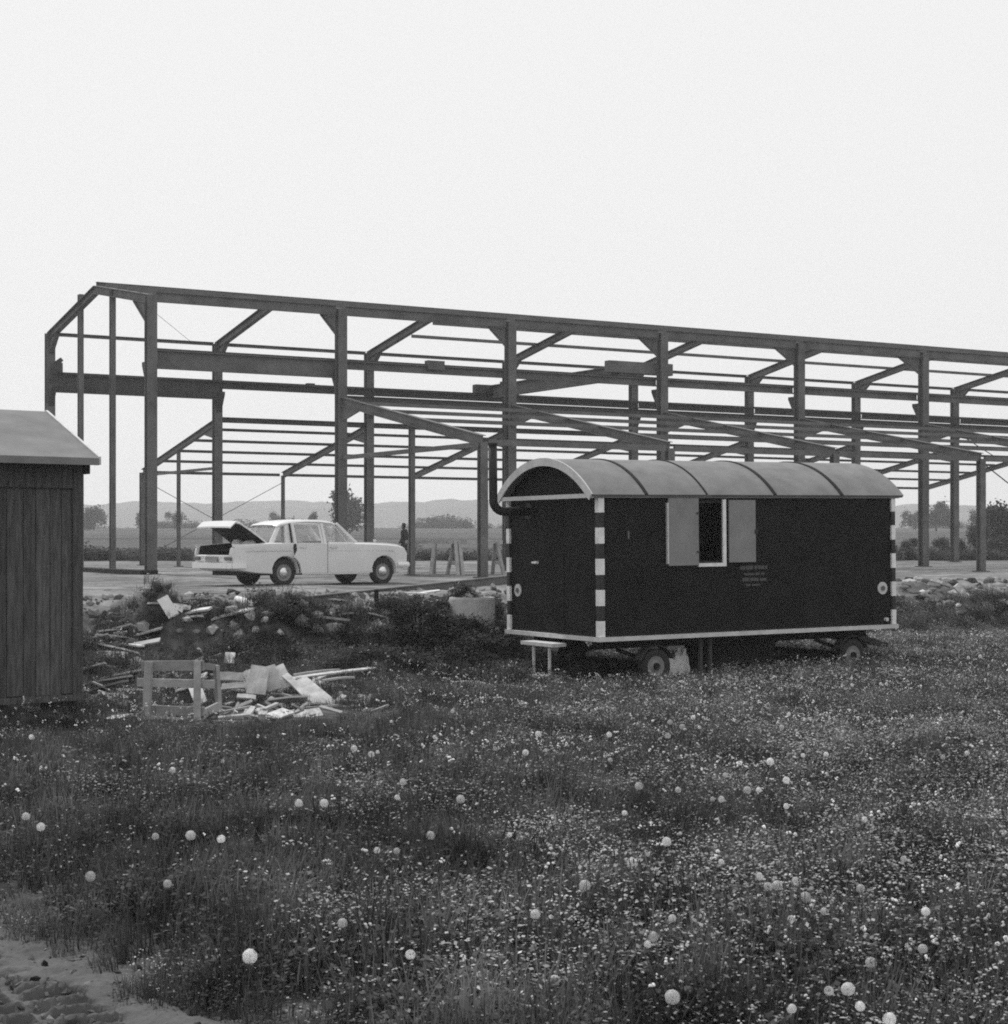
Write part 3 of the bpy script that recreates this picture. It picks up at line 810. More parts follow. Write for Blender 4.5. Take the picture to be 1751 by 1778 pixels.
bm = bmesh.new(); bm.from_mesh(body.data); bmesh.ops.recalc_face_normals(bm, faces=bm.faces); bm.to_mesh(body.data); bm.free()
md = body.modifiers.new('split', 'EDGE_SPLIT'); md.split_angle = R(38)
cl('underbody', MB().box((-2.3, -.60, .24), (1.9, .60, .50)), M_carint)
for s in (-1, 1):
    cl('fin', MB().add([(-2.59, s * .84, .875), (-1.7, s * .86, .95), (-1.7, s * .82, .95), (-2.59, s * .79, .875), (-2.62, s * .83, .94), (-2.60, s * .80, .94)],
                       [(0, 1, 4), (3, 5, 2), (1, 2, 5, 4), (0, 4, 5, 3)]), M_car)
# greenhouse
def quadp(a, b_, c, d, t=.012):
    a, b_, c, d = map(Vector, (a, b_, c, d))
    if t < .007: return MB().add([a, b_, c, d], [(0, 1, 2, 3)])
    nrm = (b_ - a).cross(d - a).normalized() * t
    return MB().add([a, b_, c, d, a + nrm, b_ + nrm, c + nrm, d + nrm], [(3, 2, 1, 0), (4, 5, 6, 7), (0, 1, 5, 4), (1, 2, 6, 5), (2, 3, 7, 6), (3, 0, 4, 7)])
zb, zt = .965, 1.42
hb, ht = .76, .62
xa_b, xa_t, xc_b, xc_t = .74, .24, -1.62, -1.18          # screen and rear window, base and top
rb = MB()
rs = []
for x, z, w_ in ((-1.34, 1.36, .58), (-1.24, 1.415, .62), (-1.0, 1.465, .64), (-.6, 1.492, .65), (-.2, 1.488, .65), (.10, 1.462, .64), (.25, 1.42, .625), (.31, 1.385, .60)):
    rs.append([(x, -w_, z - .045), (x, -w_ * .96, z - .01), (x, -w_ * .7, z + .012), (x, 0, z + .02), (x, w_ * .7, z + .012), (x, w_ * .96, z - .01), (x, w_, z - .045)])
m_ = 7; vs = [v for r_ in rs for v in r_] + [(x, y, z - .03) for r_ in rs for x, y, z in r_]
fs = [(k * m_ + i, (k + 1) * m_ + i, (k + 1) * m_ + i + 1, k * m_ + i + 1) for k in range(len(rs) - 1) for i in range(m_ - 1)]
rb.add(vs, fs + [tuple(i + len(rs) * m_ for i in f[::-1]) for f in fs])
rf_ = cl('roof', rb, M_car, smooth=True)
cl('aerial', MB().cyl((-.7, -.3, 1.49), (-.7, -.3, 1.60), .008, n=6), M_steel_d, rf_)
for s in (-1, 1):
    cl('pillar', MB().beam((xa_b, s * hb, zb - .02), (xa_t, s * ht, zt), .06, .05, up=(0, s, 0)), M_car)
    cl('pillar', MB().beam((-.15, s * (hb + .0), zb - .02), (-.18, s * ht, zt), .05, .07, up=(1, 0, 0)), M_car)
    # broad rear pillar
    def slab(a, b_, c, d, w=.05):
        vs = [(x, s * y, z) for x, y, z in (a, b_, c, d)] + [(x, s * (y - w), z) for x, y, z in (a, b_, c, d)]
        return MB().add(vs, [(0, 1, 2, 3), (7, 6, 5, 4), (0, 4, 5, 1), (1, 5, 6, 2), (2, 6, 7, 3), (3, 7, 4, 0)])
    cl('pillar', slab((-1.05, hb, zb - .02), (-1.20, hb, zb - .02), (-1.14, .61, zt), (-1.03, .62, zt)), M_car)
    cl('pillar', slab((-1.50, .74, zb - .02), (-1.60, .70, zb - .02), (-1.27, .55, zt - .02), (-1.20, .58, zt - .01)), M_car)
    cl('quarter_window', quadp((-1.19, s * .755, zb), (-1.51, s * .735, zb), (-1.21, s * .58, zt - .02), (-1.13, s * .61, zt - .01), .006), M_glass)
    sg = s
    cl('window', quadp((.70, s * hb, zb), (-.11, s * hb, zb), (-.14, s * ht, zt), (.22, s * ht, zt), .006), M_glass)
    if s == 1: cl('window', quadp((-.19, s * hb, zb), (-1.05, s * hb, zb), (-1.03, s * ht, zt), (-.22, s * ht, zt), .006), M_glass)
    cl('vent_window_bar', MB().beam((.46, s * hb * 1.0, zb), (.14, s * ht, zt), .012, .02, up=(0, s, 0)), M_car)
cl('windscreen', quadp((xa_b, -.70, zb), (xa_b, .70, zb), (xa_t + .04, .58, zt), (xa_t + .04, -.58, zt), .006), M_glass)
cl('rear_window', quadp((xc_b, -.68, zb + .01), (xc_b, .68, zb + .01), (xc_t - .10, .53, zt - .03), (xc_t - .10, -.53, zt - .03), .006), M_glass)
cl('parcel_shelf', MB().box((-1.655, -.72, .93), (-1.15, .72, .962)), M_carint)
cl('boot_bulkhead', MB().box((-1.68, -.77, .50), (-1.658, .77, .93)), M_carint)
cl('boot_shelf', MB().box((-2.05, -.77, .78), (-1.69, .77, .82)), M_carint)
cl('boot_rim', MB().box((-1.72, -.77, .935), (-1.661, .77, .978)), M_car)
for x in (-.98, .02):
    s_ = cl('seat', MB().box((x - .1, -.58, .60), (x + .06, .58, 1.02)), M_carseat, bevel=.04)
cl('steering_wheel', MB().lathe([(.17, -.01), (.19, 0), (.17, .01), (.16, 0), (.17, -.01)], 16, 'z', center=(.40, .35, 1.0)), M_carint)
# rear door on the viewer's side, ajar
hx = -.16
def rotdoor(v, a):
    x, y, z = v; dx, dy = x - hx, y + .88
    return (hx + dx * math.cos(a) - dy * math.sin(a), -.88 + dx * math.sin(a) + dy * math.cos(a), z)
da = R(6.5)
ar_ = [(AXR + (AR + .02) * math.cos(t), .33 + (AR + .02) * math.sin(t)) for t in np.linspace(R(8), R(62), 7)]
outl = [(hx - .012, .29), (AXR + AR + .03, .29)] + ar_ + [(-1.02, .80), (-1.03, .955), (hx - .012, .955)]
b = MB(); n = len(outl)
vs = [rotdoor((x, -.885, z), da) for x, z in outl] + [rotdoor((x, -.84, z), da) for x, z in outl]
b.add(vs, [tuple(range(n)), tuple(range(2 * n - 1, n - 1, -1))] + [((i + 1) % n, i, n + i, n + (i + 1) % n) for i in range(n)])
door = cl('door', b, M_car)
bm = bmesh.new(); bm.from_mesh(door.data); bmesh.ops.recalc_face_normals(bm, faces=bm.faces); bm.to_mesh(door.data); bm.free()
def dq(name, pts, m, t=.012):
    pts = [rotdoor(p, da) for p in pts]; return cl(name, quadp(*pts, t=t), m, door)
dq('window_frame', [(hx - .02, -.77, .955), (-.24, -.77, .955), (-.26, -.63, zt), (hx - .04, -.63, zt)], M_car)
dq('window_frame', [(-.96, -.77, .955), (-1.03, -.77, .955), (-1.02, -.63, zt), (-.95, -.63, zt)], M_car)
dq('window_frame', [(-.26, -.635, zt - .03), (-.95, -.635, zt - .03), (-.95, -.63, zt), (-.26, -.63, zt)], M_car)
dq('window', [(-.24, -.765, .955), (-.96, -.765, .955), (-.95, -.635, zt - .03), (-.26, -.635, zt - .03)], M_glass, .005)
dq('handle', [(-.78, -.90, .86), (-.96, -.90, .86), (-.96, -.90, .885), (-.78, -.90, .885)], M_chrome, .02)
# dark strips painting the shade in the ajar door's opening, front door seam, trim
ap = [(x - .05, z) for x, z in outl]
cl('door_opening_shade', MB().box((-1.05, -.889, .80), (-1.0, -.88, .955)).box((AXR + AR + .02, -.889, .30), (AXR + AR + .06, -.88, .62)), M_carint)
gap = [(-1.03, -.63, 1.41), (-1.045, -.778, .962), (-1.05, -.886, .93), (-1.045, -.890, .80), (-1.02, -.890, .70), (-.965, -.890, .58), (-.92, -.890, .42)]
q = MB()
for a_, c_ in zip(gap[:-1], gap[1:]): q.beam(a_, c_, .045, .012, up=(0, -1, .2))
cl('door_gap_shade', q, M_carint)  # dark strip along the door edge, the gap's shade as colour
cl('waist_moulding', MB().box((-2.3, -.889, .79), (-1.1, -.878, .80)).box((hx + .02, -.889, .79), (1.7, -.876, .80)), M_chrome)
cl('door_seam', MB().box((hx - .004, -.8905, .29), (hx + .003, -.884, .96)), M_carint)
cl('sill_trim', MB().box((-.85, -.895, .255), (1.0, -.85, .285)), M_chrome)
cl('handle', MB().box((-.08, -.91, .86), (.10, -.888, .885)), M_chrome)
cl('wing_mirror', MB().box((1.25, -.74, 1.0), (1.29, -.66, 1.05)).cyl((1.27, -.70, .95), (1.27, -.70, 1.0), .01, n=6), M_chrome)
# boot lid, raised
lid_prof = [(-1.68, .99), (-1.95, .985), (-2.25, .97), (-2.50, .945), (-2.60, .90), (-2.64, .72)]
la = R(36)
def rotlid(x, y, z, a=la):
    dx, dz = x + 1.68, z - .98
    return (-1.68 + dx * math.cos(a) + dz * math.sin(a), y, .98 - dx * math.sin(a) + dz * math.cos(a))
b = MB(); ys = [-.775, -.73, -.38, 0, .38, .73, .775]; n = len(ys)
vs = []
for dz_ in (0, -.03):
    for x, z in lid_prof:
        for y in ys:
            vs.append(rotlid(x + (.015 if dz_ and x < -2.2 else 0), y * (1 - .03 * (abs(x) - 1.68)), z + dz_ + (-.02 if abs(y) >= .77 else .012 * (1 - (y / .7) ** 2))))
k_ = len(lid_prof) * n
fs = [(i * n + j, i * n + j + 1, (i + 1) * n + j + 1, (i + 1) * n + j) for i in range(len(lid_prof) - 1) for j in range(n - 1)]
mi = [0] * len(fs)
fs2 = [tuple(i + k_ for i in f[::-1]) for f in fs]
rim = [i * n for i in range(len(lid_prof))] + [(len(lid_prof) - 1) * n + j for j in range(1, n)] + [i * n + n - 1 for i in range(len(lid_prof) - 2, -1, -1)] + [j for j in range(n - 2, 0, -1)]
fs3 = [(rim[i], rim[(i + 1) % len(rim)], rim[(i + 1) % len(rim)] + k_, rim[i] + k_) for i in range(len(rim))]
b.add(vs, fs, 0).add([], [])
b.f += fs2 + fs3; b.mi += [1] * len(fs2) + [0] * len(fs3)
lid = cl('boot_lid', b, [M_car, M_carint])
bm = bmesh.new(); bm.from_mesh(lid.data); bmesh.ops.recalc_face_normals(bm, faces=bm.faces); bm.to_mesh(lid.data); bm.free()
for s in (-1, 1):
    cl('hinge_arm', MB().beam((-1.72, s * .60, .90), rotlid(-1.95, s * .60, .94), .03, .03), M_carint, lid)
# bumpers, lamps, plate, grille
M_bumper = mat('bumper painted reflection', .8, .3, .05, 3, spec=.6)  # white tone stands in for the bright reflection of chrome
def bumper(x0, sgn, z):
    b = MB(); pts = [(x0 - sgn * .38, -.90), (x0 - sgn * .05, -.87), (x0, -.75), (x0 + sgn * .035, 0), (x0, .75), (x0 - sgn * .05, .87), (x0 - sgn * .38, .90)]
    for (xa, ya), (xb, yb) in zip(pts[:-1], pts[1:]):
        b.prism((xa, ya, z), (xb, yb, z), [(-.03, -.06), (.03, -.045), (.045, 0), (.03, .045), (-.03, .06)])
    return cl('bumper', b, M_bumper)
bumper(-2.69, -1, .47); bumper(2.16, 1, .46)
for s in (-1, 1):
    cl('tail_lamp', MB().box((-2.675, s * .70 - .15, .58), (-2.63, s * .70 + .13, .66)), M_dark_glass, bevel=.01)
    hl = cl('headlamp', MB().lathe([(.001, 0.0), (.06, 0), (.09, -.03), (.10, -.06)], 14, 'z'), M_chrome)
    hl.rotation_euler = (0, R(90), 0); hl.location = (2.10, s * .66, .66)
cl('number_plate', MB().box((-2.675, -.26, .55), (-2.655, .26, .66)), M_shutter)
cl('grille', MB().box((2.09, -.32, .48), (2.125, .32, .83)), M_chrome, bevel=.02)
def cwheel(x, s):
    y = s * .74
    r = WR
    o = cl('wheel', MB().lathe([(r * .62, -.07), (r * .9, -.085), (r, -.06), (r, .06), (r * .9, .085), (r * .62, .07)], 28, 'y', center=(x, y, r)), M_rubber, smooth=True)
    cl('rim', MB().lathe([(.01, s * .03), (r * .35, s * .045), (r * .58, s * .055), (r * .63, s * .075), (r * .63, -s * .07), (.01, -s * .05)], 24, 'y', center=(x, y, r)), M_shutter, o)
    cl('hub_cap', MB().lathe([(.001, s * .10), (r * .2, s * .095), (r * .36, s * .075), (r * .4, s * .045)], 20, 'y', center=(x, y, r)), M_chrome, o)
for x in (AXF, AXR):
    for s in (-1, 1): cwheel(x, s)

# bundles lying in the open boot
def lump(name, label, cat, loc, size, m, seed, group=None, rz=0, sub=2, amp=.18):
    b = bmesh.new(); bmesh.ops.create_icosphere(b, subdivisions=sub, radius=1)
    rr = random.Random(seed); ph = [rr.uniform(0, 6) for _ in range(6)]
    for v in b.verts:
        c = v.co.copy(); k = 1 + amp * (math.sin(3.1 * c.x + ph[0]) * math.sin(2.7 * c.y + ph[1]) + .7 * math.sin(4.3 * c.z + ph[2]) * math.sin(3.7 * c.x + ph[3]))
        v.co = Vector((c.x * size[0] * k, c.y * size[1] * k, c.z * size[2] * k))
    me = bpy.data.meshes.new(name); b.to_mesh(me); b.free(); me.materials.append(m)
    o = bpy.data.objects.new(name, me); col.objects.link(o); o.location = loc; o.rotation_euler = (0, 0, rz)
    tag(o, label, cat, group); return o
for k, (x, y) in enumerate(((-1.86, -.32), (-1.84, .24))):
    p = WM[car] @ Vector((x, y, .93))
    lump('cloth_bundle', ['pale cloth bundle at the near side of the open boot', 'pale cloth bundle at the far side of the open boot'][k], 'bundle', p, (.12, .24, .11), M_bag, 40 + k, 'bundles in the car boot', CA)

# ------------------------------------------------------------------ person beside the gable post
def person(loc, rz, label):
    V_ = [(0, 0, .95), (0, 0, 1.15), (0, -.01, 1.38), (0, 0, 1.50), (0, .02, 1.57), (0, .02, 1.66), (0, .015, 1.74),
          (-.10, 0, .90), (-.12, .03, .50), (-.12, -.03, .10), (-.12, .10, .04),
          (.10, 0, .90), (.12, .0, .50), (.13, -.05, .10), (.13, .08, .04),
          (-.19, -.01, 1.42), (-.26, -.04, 1.15), (-.22, .10, .96), (-.21, .15, .90),
          (.19, -.01, 1.42), (.27, -.04, 1.14), (.25, .06, .90), (.245, .09, .82)]
    E_ = [(0, 1), (1, 2), (2, 3), (3, 4), (4, 5), (5, 6), (0, 7), (7, 8), (8, 9), (9, 10), (0, 11), (11, 12), (12, 13), (13, 14), (2, 15), (15, 16), (16, 17), (17, 18), (2, 19), (19, 20), (20, 21), (21, 22)]
    Rd = [.15, .15, .17, .07, .085, .095, .07, .11, .075, .05, .045, .11, .075, .05, .045, .08, .055, .042, .038, .08, .055, .042, .038]
    me = bpy.data.meshes.new('person'); me.from_pydata(V_, E_, [])
    o = bpy.data.objects.new('person', me); col.objects.link(o)
    o.modifiers.new('skin', 'SKIN'); sub = o.modifiers.new('sub', 'SUBSURF'); sub.levels = sub.render_levels = 2
    for i, r_ in enumerate(Rd): me.skin_vertices[0].data[i].radius = (r_, r_ * (.8 if i < 3 else 1))
    me.skin_vertices[0].data[0].use_root = True
    me.materials.append(M_cloth)
    o.location = loc; o.rotation_euler = (0, 0, rz); WM[o] = Matrix.Translation(Vector(loc)) @ Euler((0, 0, rz)).to_matrix().to_4x4()
    tag(o, label, 'person')
    b = MB().lathe([(.001, .06), (.06, .05), (.085, 0), (.09, -.05), (.07, -.07)], 14, 'z', center=(0, .015, 1.72)); b.build('cap', M_cloth, o, space='local', smooth=True)
    b = MB().lathe([(.001, .09), (.055, .07), (.078, 0), (.065, -.08), (.03, -.12), (.001, -.125)], 14, 'z', center=(0, .05, 1.63)); b.build('face', M_skin, o, space='local', smooth=True)
    return o
pp = P(702, 981, 72.5); person((pp.x, pp.y, gz(pp.x, pp.y)), R(70), 'person in dark clothes standing behind the slim post by the car')

# ------------------------------------------------------------------ sawhorses in the hall
def sawhorse(px, py, rz, label):
    p = G(px, py); o = empty('sawhorse', p, (0, 0, rz)); tag(o, label, 'sawhorse', 'sawhorses in front of the fields')
    MB().beam((-.9, 0, .98), (.9, 0, .98), .12, .1).build('beam', M_wood_g, o, space='local')
    for x in (-.7, .7):
        for s in (-1, 1):
            MB().beam((x * 1.1, s * .36, -.03), (x, s * .05, .98), .10, .07).build('leg', M_wood, o, space='local')
        MB().beam((x * 1.06, -.24, .35), (x * 1.06, .24, .35), .03, .1).build('brace', M_wood, o, space='local')
sawhorse(757, 998, .15, 'timber sawhorse close to the slim post and the person')
sawhorse(795, 997, -.1, 'timber sawhorse in the middle of the three')
sawhorse(826, 998, .5, 'timber sawhorse next to the stout outer column')

# ------------------------------------------------------------------ debris: boards, trestle, concrete ring, pipe
def board(p0, p1, w, t, m, label, name='board', cat='board', group='boards dumped beside the shed', roll=0.0, seed=0, up=(0, 0, 1)):
    p0, p1 = Vector(p0), Vector(p1); c = (p0 + p1) / 2; d = (p1 - p0); L = d.length; d.normalize()
    s = d.cross(Vector(up)).normalized(); u = s.cross(d)
    s, u = s * math.cos(roll) + u * math.sin(roll), u * math.cos(roll) - s * math.sin(roll)
    rr = random.Random(seed * 13 + 1); n = 5; vs = []
    for k in range(n):
        x = (k / (n - 1) - .5) * L; bow = t * .5 * math.sin(k / (n - 1) * 3.1 + rr.uniform(-.2, .2)); tw = rr.uniform(-.05, .05)
        for a, bb in ((-1, -1), (1, -1), (1, 1), (-1, 1)):
            e = rr.uniform(-.03, .03) * w if k in (0, n - 1) else 0
            vs.append(d * (x + e * a * 1.5) + s * (a * w / 2 * (1 + rr.uniform(-.04, .04))) + u * (bb * t / 2 + bow + tw * a * t))
    fs = [(3, 2, 1, 0), tuple((n - 1) * 4 + i for i in range(4))]
    for k in range(n - 1):
        for i in range(4):
            j = (i + 1) % 4; fs.append((k * 4 + i, k * 4 + j, (k + 1) * 4 + j, (k + 1) * 4 + i))
    b = MB().add([v for v in vs], fs)
    me = b.mesh(name, m); o = bpy.data.objects.new(name, me); col.objects.link(o); o.location = c
    tag(o, label, cat, group); return o
DB = G(470, 1232).y
def bp(a, b, wpx, m, label, Da=None, Db=None, t=.022, name='board', cat='board', group='boards dumped beside the shed', roll=0, up=(0, 0, 1)):
    Db = Db or G(*b).y; Da = Da or Db
    board(P(a[0], a[1], Da), P(b[0], b[1], Db), wpx * (Da + Db) / 2 / F, t, m, label, name, cat, group, roll, int(a[0] * 7 + a[1]), up)
FR = (0, -1, .35)
bp((453, 1157), (444, 1206), 33, M_wood_w, 'widest white sheet facing front in the leaning fan of sheets', DB + .18, DB - .02, up=FR, name='white_sheet', cat='sheet', group='leaning white sheets')
bp((466, 1157), (478, 1199), 24, M_wood_w, 'middle white sheet of the leaning fan', DB + .32, DB + .14, up=FR, name='white_sheet', cat='sheet', group='leaning white sheets')
bp((480, 1157), (498, 1195), 26, M_wood_w, 'white sheet at the long-plank end of the leaning fan', DB + .42, DB + .25, up=FR, name='white_sheet', cat='sheet', group='leaning white sheets')
bp((440, 1163), (434, 1198), 16, M_wood_w, 'narrow white sheet at the trestle end of the leaning fan', DB + .30, DB + .1, up=FR, name='white_sheet', cat='sheet', group='leaning white sheets')
bp((495, 1172), (546, 1222), 13, M_wood_w, 'narrow pale board sloping down from the sheet fan', DB + .3, DB, up=(0, -.7, 1))
bp((520, 1180), (577, 1228), 26, M_wood_w, 'wide pale board sloping to the grass beyond the sheet fan', DB + .5, DB + .05, up=(0, -.7, 1))
bp((498, 1180), (652, 1160), 9, M_wood_w, 'long pale plank pointing away from the pile towards the bank', DB + .8, G(640, 1172).y + .2, up=(0, -1, 1))
bp((510, 1172), (590, 1163), 5, M_wood_g, 'thin grey lath above the long pale plank', DB + 1.1, DB + 1.5)
bp((560, 1182), (615, 1176), 6, M_wood_g, 'short grey lath below the long pale plank', DB + .8, DB + 1.0)
bp((372, 1174), (424, 1176), 16, M_wood_w, 'short white board flat on the pile behind the trestle', DB + .5, DB + .5, up=(0, -1, .6))
bp((425, 1166), (437, 1188), 11, M_wood_w, 'small white offcut upright against the sheet fan', DB + .42, DB + .35, up=FR)
bp((385, 1193), (432, 1190), 12, M_wood_w, 'pale offcut under the short white board', DB + .15, DB + .15, up=(0, -1, .8))
bp((412, 1209), (444, 1212), 10, M_wood_w, 'pale round-ended offcut low on the pile', DB - .1, DB - .1, up=(0, -.8, 1))
bp((410, 1228), (445, 1215), 7, M_wood_g, 'grey lath under the pale round-ended offcut', DB - .1, DB + .05)
bp((338, 1190), (350, 1222), 22, M_bag, 'bright white sheet seen through the trestle legs', DB + .1, DB - .1, up=FR, name='white_sheet', cat='sheet', group='leaning white sheets')
bp((305, 1200), (340, 1192), 8, M_wood_w, 'pale lath end just behind the trestle', DB + .3, DB + .3)
bp((582, 1226), (610, 1230), 8, M_wood_w, 'small pale offcut beside the wide sloping board')
bp((603, 1237), (634, 1233), 9, M_wood_w, 'bright offcut lying alone at the grass end of the pile')
bp((505, 1222), (572, 1237), 5, M_wood_g, 'thin grey lath along the front of the pile', DB, DB - .2)
bp((468, 1212), (500, 1232), 9, M_wood_g, 'grey broken board in front of the sheet fan', DB, DB - .2, up=(0, -1, 1))
bp((490, 1205), (560, 1232), 6, M_wood, 'brownish lath crossing under the sloping boards', DB + .1, DB - .05)
bp((470, 1205), (530, 1212), 8, M_wood, 'brownish board under the sheet fan', DB + .2, DB + .2)
bp((360, 1254), (412, 1254), 7, M_wood_w, 'pale lath in the grass in front of the trestle')
bp((270, 1247), (318, 1250), 9, M_wood_w, 'pale lath at the trestle foot')
bp((143, 1106), (203, 1113), 12, M_wood_w, 'pale board end sticking out behind the shed, topmost', G(170, 1118).y, G(170, 1118).y)
bp((150, 1124), (178, 1121), 12, M_wood_w, 'pale broken slab close behind the shed wall', None, None)
bp((172, 1114), (182, 1128), 12, M_wood_w, 'pale upright scrap behind the shed', None, None, up=FR)
bp((186, 1128), (222, 1131), 11, M_wood_w, 'flat pale slab between shed and trestle')
bp((208, 1140), (262, 1152), 10, M_wood_w, 'pale plank running towards the trestle top', None, None)
bp((160, 1184), (215, 1212), 9, M_wood_g, 'grey plank lying aslant beside the shed foot')
bp((170, 1200), (232, 1222), 7, M_wood_g, 'lower grey plank beside the shed foot')
bp((150, 1150), (200, 1160), 8, M_wood_g, 'grey plank in the dark gap behind the shed')
bp((215, 1165), (240, 1172), 9, M_wood_g, 'short grey offcut beside the trestle')
bp((640, 1064), (694, 1080), 6, M_wood_w, 'pale batten lying at the bank near the stake', None, None, group='boards on the bank')
bp((282, 1038), (302, 1070), 20, M_bag, 'bright white board propped on the spoil heap', G(302, 1075).y + .1, G(302, 1075).y, up=(0, -1, .5), group='boards on the bank')
bp((300, 1052), (318, 1060), 10, M_bag, 'small white scrap beside the propped white board', G(310, 1066).y, G(310, 1066).y, up=(0, -1, .6), group='boards on the bank')
bp((505, 1018), (545, 1030), 9, M_wood_w, 'pale board lying on bare earth behind the car wheel', None, None, group='boards on the bank')
bp((540, 1030), (578, 1048), 11, M_wood_w, 'pale board tipped over the plot edge', None, None, group='boards on the bank')
bp((395, 1020), (350, 1030), 9, M_wood_w, 'pale board below the rear bumper of the car', None, None, group='boards on the bank')
bp((800, 1022), (855, 1019), 7, M_wood_w, 'pale board lying behind the concrete ring', None, None, group='boards on the bank')
bp((585, 1005), (640, 1010), 6, M_wood_g, 'grey board lying under the car doors', None, None, group='boards on the bank')
bp((1660, 1016), (1678, 1040), 11, M_wood_w, 'pale stub of timber standing in the rubble right of the trailer', G(1670, 1045).y, G(1670, 1045).y, t=.09, up=(0, -1, .3), group='boards on the bank')
bp((1695, 1022), (1725, 1030), 8, M_wood_w, 'pale board lying on the rubble right of the trailer', None, None, group='boards on the bank')
bp((1600, 1005), (1660, 1022), 8, M_wood_g, 'grey plank on the earth right of the trailer', None, None, group='boards on the bank')
bp((785, 1187), (850, 1190), 12, M_wood_w, 'flat pale slab in the grass left of the hanging steps', None, None, t=.05, name='slab', cat='slab', group='slabs in the grass')
bp((845, 1193), (925, 1201), 7, M_wood_w, 'pale kerb-like slab in the grass below the hanging steps', None, None, t=.06, name='slab', cat='slab', group='slabs in the grass')
bp((680, 1180), (722, 1182), 6, M_wood_g, 'grey slab sunk in the grass below the dark bank', None, None, t=.04, name='slab', cat='slab', group='slabs in the grass')
r3 = random.Random(5)
for k in range(16):
    px, py = r3.uniform(148, 245), r3.uniform(1100, 1212); g_ = G(px, py); an = r3.uniform(-.5, .5); ln = r3.uniform(.18, .5)
    d_ = Vector((math.cos(an), math.sin(an), r3.uniform(-.25, .35))) * ln
    board(g_ + Vector((0, 0, .06)) - d_, g_ + Vector((0, 0, .06)) + d_, r3.uniform(.06, .2), .025, r3.choice([M_wood_w, M_wood_g, M_wood, M_wood_w]), 'broken board in the jumble between the shed and the trestle', seed=500 + k, roll=r3.uniform(-.5, .5), group='broken boards between shed and trestle')
for k in range(10):
    px, py = r3.uniform(340, 560), r3.uniform(1196, 1236); g_ = G(px, py); an = r3.uniform(-.7, .7); ln = r3.uniform(.12, .4)
    d_ = Vector((math.cos(an), math.sin(an), r3.uniform(-.35, .35))) * ln
    board(g_ + Vector((0, .25, .10)) - d_, g_ + Vector((0, .25, .10)) + d_, r3.uniform(.10, .26), .022, r3.choice([M_wood_w, M_wood_g, M_wood]), 'splintered board in the heap around the leaning white sheets', seed=700 + k, roll=r3.uniform(-.6, .6), group='splintered boards around the white sheets')
for k in range(14):
    px, py = r3.choice([r3.uniform(240, 620), r3.uniform(560, 880)]), r3.uniform(1028, 1085); g_ = G(px, py); an = r3.uniform(-.9, .9); ln = r3.uniform(.15, .5)
    d_ = Vector((math.cos(an), math.sin(an), r3.uniform(-.2, .2))) * ln
    board(g_ + Vector((0, 0, .05)) - d_, g_ + Vector((0, 0, .05)) + d_, r3.uniform(.06, .18), .03, r3.choice([M_wood_w, M_wood_g]), 'broken timber lying loose on the spoil bank below the car', seed=900 + k, roll=r3.uniform(-.3, .3), group='timber on the spoil bank')
# stake and long timber on the plot edge
p = G(655, 1064); b = MB().beam((p.x, p.y, p.z - .2), (p.x - .01, p.y, p.z + .36), .06, .06); o = b.build('stake', M_under, loc=p); tag(o, 'short dark stake driven into the plot edge', 'stake')
a_ = P(505, 1048, 29.3); a_.z = max(a_.z, gz(a_.x, a_.y) + .06); c_ = P(884, 1003, 40.0); c_.z = gz(c_.x, c_.y) + .12
b = MB().ibeam(a_, c_, .20, .12); o = b.build('steel_beam', M_steel, loc=a_); tag(o, 'long grey steel beam lying aslant on the plot edge behind the ring', 'steel beam')
# pale round pole
a_, c_ = P(412, 1040, G(412, 1046).y), P(508, 1073, G(508, 1080).y)
b = MB().tube([a_, a_ * .5 + c_ * .5 + Vector((0, 0, .02)), c_], [.055, .052, .048], 12); o = b.build('pole', M_wood_w, smooth=True, loc=a_); tag(o, 'pale round pole lying down the spoil heap', 'pole')
# concrete ring with a plank on it
p = G(820, 1082); rr_ = 40 * p.y / F
zt_ = CAMZ - (1037 - HY) / F * p.y
ring = MB().lathe([(rr_ * .82, -.4), (rr_, -.4), (rr_ * 1.0, zt_ - p.z - .03), (rr_ * .98, zt_ - p.z), (rr_ * .84, zt_ - p.z), (rr_ * .82, zt_ - p.z - .03), (rr_ * .82, -.4)], 32, 'z', center=p)
o = ring.build('concrete_ring', M_conc, loc=p); tag(o, 'pale concrete shaft ring half sunk in the bank', 'concrete ring')

# wooden trestle frame
p = G(299, 1250); Dt = p.y
tre = empty('trestle', p, (0, 0, R(-6))); tag(tre, 'grey timber trestle with three rails beside the dumped boards', 'trestle')
k_ = Dt / F
Wt, Ht, Tt = 102 * k_, 101 * k_, .42
def tb(name, a, c, w, h, parent=None, m=M_wood): return MB().beam(a, c, w, h).build(name, m, parent or tre, space='local', bevel=.004)
for x in (-Wt / 2 + .03, Wt / 2 - .04):
    tb('leg', (x, 0, -.05), (x + (.012 if x < 0 else -.012), .05, Ht), .075, .06)
tb('rail', (-Wt / 2 - .05, .085, Ht - .055), (Wt / 2 + .01, .085, Ht - .045), .03, .11)
tb('rail', (-Wt / 2 - .09, .065, Ht * .63), (Wt / 2 + .13, .065, Ht * .61), .03, .09)
tb('rail', (-Wt / 2 + .0, .045, .10), (Wt / 2 + .03, .045, .085), .03, .10)
tb('leg', (Wt / 2 + .09, Tt, -.05), (Wt / 2 + .06, Tt - .04, Ht * .9), .06, .05)
tb('strut', (Wt / 2 - .0, .06, .06), (Wt / 2 + .10, Tt - .02, .12), .03, .09)
tb('strut', (Wt / 2 - .03, .11, Ht - .05), (Wt / 2 + .05, Tt - .06, Ht * .86), .03, .07)

